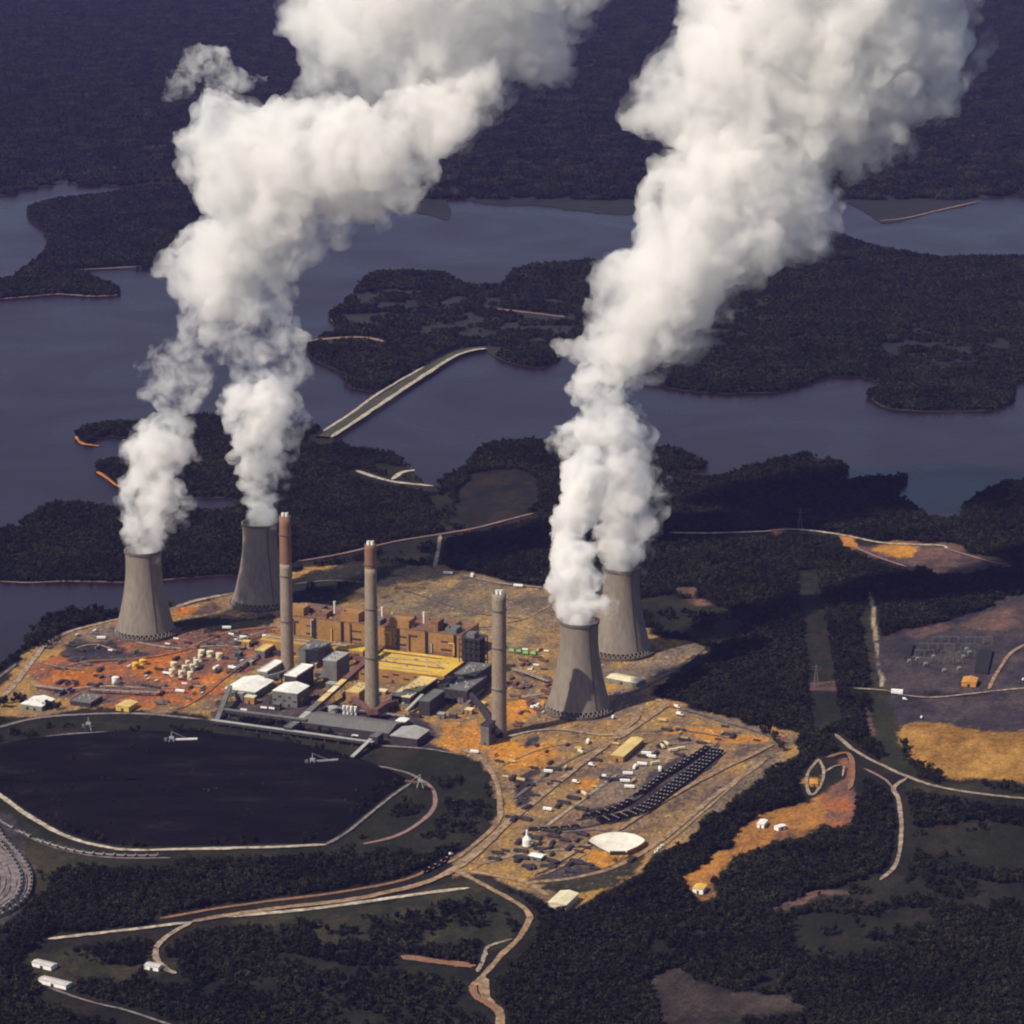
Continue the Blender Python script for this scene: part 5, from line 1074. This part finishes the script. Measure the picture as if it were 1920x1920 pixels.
# ------------------------------------------------------------------ railcars
def proto_railcar(m_):
    mb = MB(); L = 7.4
    lo = [(-L+2,-1.2,1.6),(L-2,-1.2,1.6),(L-2,1.2,1.6),(-L+2,1.2,1.6)]; hi = [(-L,-1.6,4.3),(L,-1.6,4.3),(L,1.6,4.3),(-L,1.6,4.3)]; ins = [(-L+.3,-1.4,4.3),(L-.3,-1.4,4.3),(L-.3,1.4,4.3),(-L+.3,1.4,4.3)]; top = [(-L*.7,-.6,4.6),(L*.7,-.6,4.7),(L*.7,.6,4.6),(-L*.7,.6,4.7)]
    mb.add(lo + hi + ins + top, [(0,1,5,4),(1,2,6,5),(2,3,7,6),(3,0,4,7),(3,2,1,0),(4,5,9,8),(5,6,10,9),(6,7,11,10),(7,4,8,11)]); mb.add(ins + top, [(0,1,5,4),(1,2,6,5),(2,3,7,6),(3,0,4,7),(4,5,6,7)], 1)
    for x in (-L+1.6, L-1.6): mb.box(x-1.5, x+1.5, -1.2, 1.2, .1, 1.5, 1)
    for x in (-L-.3, L+.3): mb.box(x-.35, x+.35, -.3, .3, 1.0, 1.5, 1)
    mb.box(L-1.4, L-.2, -1.5, 1.5, 4.4, 5.1, 2)  # pale end block imitates the white glint on each car
    return mb.build('railcar', [M[m_], M['coal'], M['railcar_pale']])
def train(proto, pts, first, label, group, gap=16.6, off=0.0, z=4.2, skip=0.0, lim=999):
    q = smooth_line(pts, 12); wp = [P(p[0], p[1], z) for p in q]; acc, nxt, n, used = 0.0, 0.0, 0, not first
    for a, b in zip(wp[:-1], wp[1:]):
        d = b - a; L = d.length
        while nxt <= acc + L and n < lim:
            p = a + d * ((nxt - acc) / L); nv = Vector((-d.y, d.x, 0)).normalized() * off; nxt += gap
            if random.random() < skip: continue
            o = copy_tree(proto) if used else proto; used = True; n += 1
            o.location = p + nv; o.rotation_euler = (0, 0, math.atan2(d.y, d.x)); o.name = 'railcar'; tag(o, label, 'railcar', group)
        acc += L
    return n
rc = proto_railcar('railcar_black')
LOW = [(1130,1540),(1150,1536),(1202,1521),(1249,1488),(1290,1456),(1317,1434),(1347,1408)]; UP = [(1100,1533),(1150,1519),(1181,1502),(1212,1480),(1236,1462),(1285,1430),(1327,1402)]
nr = 0
for i, off in enumerate((-9, -3, 3, 9)): nr += train(rc, LOW, i == 0, 'black hopper railcar in the lower of the two curved banks of sidings in the yard', 'railcars in the lower sidings', off=off)
rc2 = copy_tree(rc)
for i, off in enumerate((-3, 3)): nr += train(rc2, UP, i == 0, 'black hopper railcar in the upper of the two curved banks of sidings in the yard', 'railcars in the upper sidings', off=off, skip=.06)
rc3 = copy_tree(rc); nr += train(rc3, [(1000,1556),(1050,1554),(1100,1549)], True, 'black hopper railcar on the single lead track left of the curved sidings', 'railcars on the lead track', skip=.15)
rc4 = copy_tree(rc); nr += train(rc4, [(800,1634),(822,1622),(852,1604)], True, 'black hopper railcar beside the dirt road corner above the meadow', 'railcars by the road corner')
rp = proto_railcar('railcar_pale')
LOOPS = [([(-10,1545),(10,1575),(42,1610),(59,1645),(52,1680),(22,1707),(-10,1722)], 'outer'), ([(-14,1566),(0,1580),(24,1612),(40,1645),(34,1678),(10,1702),(-14,1714)], 'second')]
for k, (pts, nm_) in enumerate(LOOPS):
    pr = rp if k == 0 else copy_tree(rp); nr += train(pr, pts, True, 'pale topped hopper railcar on the %s track of the curved loop at the left edge' % nm_, 'railcars on the %s loop track' % nm_)
for k, pts in enumerate(([(20,1552),(80,1580),(150,1599),(230,1606),(300,1606)],)):
    pr = copy_tree(rp); nr += train(pr, pts, True, 'pale topped hopper railcar on the track under the white line of the coal pile', 'railcars below the coal pile', skip=.2)
print('railcars', nr)
for pts in (LOW, UP): strip('siding_bed', pts, 26 if pts is LOW else 14, 3.9, M['dark_gravel'])
strip('siding_bed', [(985,1556),(1050,1555),(1105,1548),(1150,1536)], 6, 3.85, M['dark_gravel'])
strip('siding_bed', [(1080,1537),(1110,1530),(1150,1519)], 6, 3.85, M['dark_gravel'])

# ------------------------------------------------------------------ switchyard
def proto_gantry():
    t = empty('switchyard_gantry', (0,0,0))
    for x in (-9, 9):
        mb = MB()
        for s_ in (-1, 1): mb.beam((x + s_*1.2, 0, 0), (x + s_*.4, 0, 13), .45)
        for k in range(5): mb.beam((x - 1, 0, k*2.5), (x + 1, 0, k*2.5 + 2.5), .25)
        mb.build('post', M['grey_metal'], t)
    mb = MB(); mb.beam((-10, 0, 12.6), (10, 0, 12.6), .6); mb.beam((-10, 0, 13.6), (10, 0, 13.6), .4)
    for k in range(10): mb.beam((-10 + 2*k, 0, 12.6), (-9 + 2*k, 0, 13.6), .25)
    mb.build('crossbeam', M['grey_metal'], t)
    for x in (-5, 0, 5): mb = MB(); mb.lathe([(.3, 9.5), (.45, 10.5), (.3, 12.4)], 8, c=(x, 0)); mb.build('insulator', M['grey_metal'], t)
    return t
gp = proto_gantry(); i = 0
for row in range(4):
    for k in range(8):
        px, py = 1740 - row*8 + k * 16, 1208 + row * 13 + k*.3
        if (row, k) in ((1,7),(2,7),(3,6),(3,7)) or random.random() < .14: continue
        px += random.uniform(-2, 2); py += random.uniform(-1, 1)
        v = P(px, py); v.z = 2.9; o = gp if i == 0 else copy_tree(gp); i += 1; o.location = v; o.rotation_euler = (0, 0, R(2)); tag(o, 'pale steel gantry in the rows on the dark switchyard ground', 'gantry', 'gantries of the switchyard')
def proto_transformer():
    t = empty('transformer', (0,0,0)); mb = MB(); mb.box(-3, 3, -2, 2, .4, 4.5); mb.box(-3.4, 3.4, -2.3, 2.3, 0, .4); mb.build('tank', M['pale_grey'], t)
    mb = MB()
    for k in range(6): mb.box(-2.7 + k, -2.3 + k, -3.2, -2.0, .8, 4)
    mb.build('radiator', M['grey_metal'], t)
    for x in (-1.8, 0, 1.8): mb = MB(); mb.lathe([(.35, 4.5), (.2, 7), (.3, 7.2)], 8, c=(x, .5), cap=True); mb.build('bushing', M['pale_grey'], t)
    return t
tp = proto_transformer(); i = 0
for px, py in [(1812,1222),(1806,1236),(1798,1258),(1795,1246),(1818,1228),(1720,1240),(1735,1250),(1750,1236),(1705,1244),(1770,1262)]:
    v = P(px, py); v.z = 2.9; o = tp if i == 0 else copy_tree(tp); i += 1; o.location = v; o.rotation_euler = (0, 0, R(5)); tag(o, 'pale transformer standing among the switchyard gantries', 'transformer', 'transformers of the switchyard')
building('relay_house', 'black roofed relay house in the switchyard', 'shed', [(1826,1258),(1838,1216),(1862,1220),(1850,1262)], 4, 'dark_steel', 'dark_void', ang=R(-12), parapet=0, extras=False)
building('relay_house', 'narrow dark roofed shed at the left edge of the switchyard', 'shed', [(1694,1232),(1706,1206),(1714,1208),(1704,1236)], 4, 'dark_steel', 'dark_void', ang=R(-12), parapet=0, extras=False)
def pylon(px, py, H, label):
    v = P(px, py); v.z = 1.5; t = empty('pylon', v); tag(t, label, 'pylon'); mb = MB()
    for sx in (-1, 1):
        for sy in (-1, 1): mb.beam((sx*4, sy*4, 0), (sx*.7, sy*.7, H), .5)
    for k in range(8):
        f, g_ = k/8, (k+1)/8; w0, w1 = 4-3.3*f, 4-3.3*g_
        for sy in (-1, 1): mb.beam((-w0, sy*w0, H*f), (w1, sy*w1, H*g_), .25); mb.beam((sy*w0, -w0, H*f), (sy*w1, w1, H*g_), .25)
    mb.build('lattice', M['grey_metal'], t)
    for z in (.78, .9): mb = MB(); mb.beam((-9, 0, H*z), (9, 0, H*z), .5); mb.build('crossarm', M['grey_metal'], t)
pylon(1500, 992, 45, 'lattice pylon rising from the woods beside the ridge road')
pylon(1530, 1290, 42, 'lattice pylon on the pale soil square in the power line corridor')
pylon(1530, 1120, 42, 'lattice pylon at the far end of the power line corridor')

# ------------------------------------------------------------------ single trees with trunk and crown
def proto_tree(k):
    me = tree_meshes[k]; t = empty('tree', (0,0,0)); bm = bmesh.new(); bm.from_mesh(me)
    for nm_, mi, mm in (('trunk', 1, 'bark'), ('crown', 0, ['leaf_a','leaf_b','leaf_a','leaf_c','leaf_b','leaf_a'][k])):
        b2 = bm.copy(); bmesh.ops.delete(b2, geom=[f for f in b2.faces if f.material_index != mi], context='FACES')
        for f in b2.faces: f.material_index = 0
        m2 = bpy.data.meshes.new(nm_); b2.to_mesh(m2); b2.free(); m2.materials.append(M[mm]); o = bpy.data.objects.new(nm_, m2); col.objects.link(o); o.parent = t
    bm.free(); return t
ptrees = [proto_tree(k) for k in range(6)]; usedt = [False]*6
def tree(px, py, label, group, s=None):
    k = random.randrange(6); v = P(px, py); v.z = 1.6; o = ptrees[k] if not usedt[k] else copy_tree(ptrees[k]); usedt[k] = True
    o.location = v; o.rotation_euler = (0, 0, random.uniform(0, 6.28)); s = s or random.uniform(.8, 1.3); o.scale = (s, s, s); tag(o, label, 'tree', group)
def row(pts, n, jit, label, group):
    q = smooth_line(pts, 10); 
    for i in range(n):
        p = q[int(i * (len(q)-1) / max(1, n-1))]; tree(p[0] + random.uniform(-jit, jit), p[1] + random.uniform(-jit, jit)*.5, label, group)
row([(50,1212),(70,1185),(95,1166),(120,1158),(150,1154),(190,1150)], 26, 3, 'dark tree in the row along the lake shore left of the left cooling tower', 'trees along the lake shore')
row([(85,1218),(95,1205),(106,1194)], 5, 2, 'tree on the shore bank between the row and the plant road', 'trees on the shore bank')
row([(0,1330),(30,1318),(50,1325),(80,1330),(110,1332)], 16, 5, 'dark tree in the clump around the white lakeside store', 'trees around the lakeside store')
row([(1622,1390),(1640,1402),(1652,1420)], 9, 5, 'dark tree in the small clump on the grass strip by the east road', 'trees on the grass strip')
row([(1695,1405),(1705,1430),(1730,1450),(1760,1460)], 14, 4, 'dark tree along the left edge of the tan field', 'trees along the tan field')
row([(700,1742),(800,1738),(870,1700)], 9, 14, 'lone tree scattered in the meadow inside the road bend', 'trees in the meadow')
row([(560,1860),(700,1850),(800,1890)], 10, 18, 'lone tree scattered in the dark meadow at the bottom', 'trees in the dark meadow')
row([(1560,1760),(1640,1720),(1720,1700)], 9, 14, 'lone tree scattered in the dark clearing at lower right', 'trees in the lower right clearing')
row([(862,1806),(880,1812)], 3, 3, 'tree on the meadow side of the clay bank', 'trees by the clay bank')
row([(580,1108),(620,1112),(660,1104)], 8, 7, 'tree on the dark lawn behind the boiler house', 'trees on the lawn')
row([(1425,1378),(1450,1382),(1460,1408)], 6, 6, 'dark tree at the far right corner of the yard', 'trees at the yard corner')
c1 = chain([(272,1022,34),(270,1000,39),(268,975,48),(285,945,54),(275,930,58),(285,905,50),(280,870,50),(290,845,54)], TY[0], .15)
c1 += [(240,930,24,TY[0]),(325,925,26,TY[0]),(245,845,28,TY[0]+20),(345,850,26,TY[0]+30),(335,965,14,TY[0]),(232,965,14,TY[0])]
t1 = chain([(300,845,58),(265,822,36),(320,820,44),(345,800,24),(345,778,22),(335,750,42),(310,715,52),(360,700,44),(290,690,36),(350,665,44),(365,640,34),(360,612,28),(380,590,38)], TY[0] + 20, .15)
build_steam('steam_plume', c1, 3.2, 5, .02, 'steam_mid', 'wispy steam plume rising from the left cooling tower beside the lake', seed=3, top=t1)
c2 = chain([(489,968,32),(488,945,34),(486,915,37),(486,880,42),(480,850,50),(490,825,60),(475,790,58),(450,765,48),(505,775,54),(500,745,48)], TY[1], .15)
t2 = chain([(505,750,48),(470,725,46),(525,695,62),(490,670,66),(540,655,46),(450,640,60),(480,600,70),(420,590,70),(500,560,60)], TY[1] + 30, .15)
build_steam('steam_plume', c2, 3.4, 5, .02, 'steam_mid', 'steam plume rising from the cooling tower behind the tallest chimney', seed=5, top=t2)
yb = TY[1] + 60
c3 = chain([(425,550,56),(395,530,74),(360,535,44),(420,500,86),(460,450,84),(455,410,58),(505,395,90),(470,350,104),(400,318,62),(385,275,54),(450,290,90),(405,228,54),(470,245,40),(540,300,110),(640,310,105),(640,250,70),(730,285,92),(760,235,72),(830,215,70),(875,180,50),(915,150,34)], yb, .1)
c3 += [(318,495,30,yb),(345,470,26,yb),(300,508,20,yb),(350,450,20,yb),(530,500,40,yb),(550,440,64,yb),(345,262,26,yb),(680,370,50,yb),(852,355,13,yb),(790,320,40,yb),(345,322,26,yb),(620,400,56,yb),(590,455,30,yb)]
build_steam('steam_plume', c3, 5.2, 10, .012, 'steam_big', 'broad white steam cloud drifting above the two left cooling towers', seed=8, sub=(40, 12))
c4 = chain([(570,185,38),(548,180,22),(600,165,40),(640,60,90),(585,45,62),(545,15,40),(700,60,130),(690,120,60),(760,120,80),(820,60,150),(880,110,80),(930,60,100),(950,100,56),(1005,140,40),(1050,130,32),(950,0,100),(760,-60,180),(880,-110,190)], yb + 160, .05)
c4 += [(730,170,34,yb + 130),(820,150,40,yb + 130),(1075,140,16,yb + 160)]
build_steam('steam_plume', c4, 6, 11, .011, 'steam_grey', 'grey shaded steam cloud cut off by the top of the picture', seed=9, sub=(40, 12))
c5 = chain([(305,185,8),(318,165,14),(335,130,24),(355,108,20),(390,98,18),(425,105,18),(395,140,26),(440,150,20),(480,152,16),(490,148,10)], yb + 60, 0)
build_steam('steam_plume', c5, 4, 9, .02, 'steam_thin', 'small detached wisp of steam beside the big left cloud', seed=12)
c6 = chain([(1082,1160,34),(1080,1140,39),(1076,1110,48),(1074,1085,46),(1064,1055,44),(1062,1020,38),(1066,990,34),(1085,955,40),(1100,920,44),(1095,880,44)], TY[3], .55)
c6 += [(1125,1135,24,TY[3]),(1040,1085,22,TY[3]),(1043,985,15,TY[3]),(1090,1040,26,TY[3]+30),(1110,1090,22,TY[3]+30)]
build_steam('steam_plume', c6, 3.0, 4, .024, 'steam_dense', 'cream steam plume from the front right cooling tower', seed=14)
c7 = chain([(1163,1055,32),(1168,1035,43),(1160,1000,56),(1165,965,62),(1150,930,72),(1160,900,62),(1125,880,72),(1150,850,68),(1115,825,64),(1070,818,34),(1165,810,48),(1135,780,44),(1145,745,28),(1110,735,44),(1085,730,28),(1130,700,42),(1160,670,46)], TY[2], .1)
c7 += [(1185,985,38,TY[2]),(1040,828,20,TY[2]),(1180,1010,34,TY[2]),(1195,930,30,TY[2]),(1200,890,22,TY[2])]
build_steam('steam_plume', c7, 3.4, 5, .02, 'steam_mid', 'steam plume from the rear right cooling tower, half hidden by its neighbour', seed=15)
yr = TY[2] + 40
c8 = chain([(1150,655,42),(1185,635,66),(1150,595,62),(1220,620,74),(1200,560,90),(1155,530,46),(1260,540,90),(1290,480,100),(1240,460,56),(1340,450,88),(1310,400,112),(1235,375,44),(1270,335,54),(1390,390,110),(1420,320,104),(1340,310,80),(1495,400,50),(1508,450,44),(1480,330,70),(1530,330,34)], yr, .1)
c8 += [(1062,650,22,yr),(1092,658,30,yr),(1120,660,36,yr),(1048,640,12,yr),(1290,640,34,yr)]
build_steam('steam_plume', c8, 4.4, 9, .013, 'steam_big', 'bright white steam column leaning right from the two right cooling towers', seed=17, sub=(46, 16))
c9 = chain([(1420,250,110),(1330,235,70),(1240,190,72),(1190,210,40),(1165,205,22),(1280,150,70),(1400,150,125),(1380,60,85),(1310,35,50),(1500,190,130),(1580,230,90),(1600,120,145),(1680,110,100),(1700,185,60),(1755,160,44),(1735,60,84),(1785,75,34),(1620,10,150),(1480,20,150),(1560,-100,180),(1700,-60,120),(1640,280,40)], yr + 60, .05)
build_steam('steam_plume', c9, 5.2, 10, .012, 'steam_big', 'billowing white steam cloud at upper right, widest and brightest of all', seed=19, sub=(46, 16))
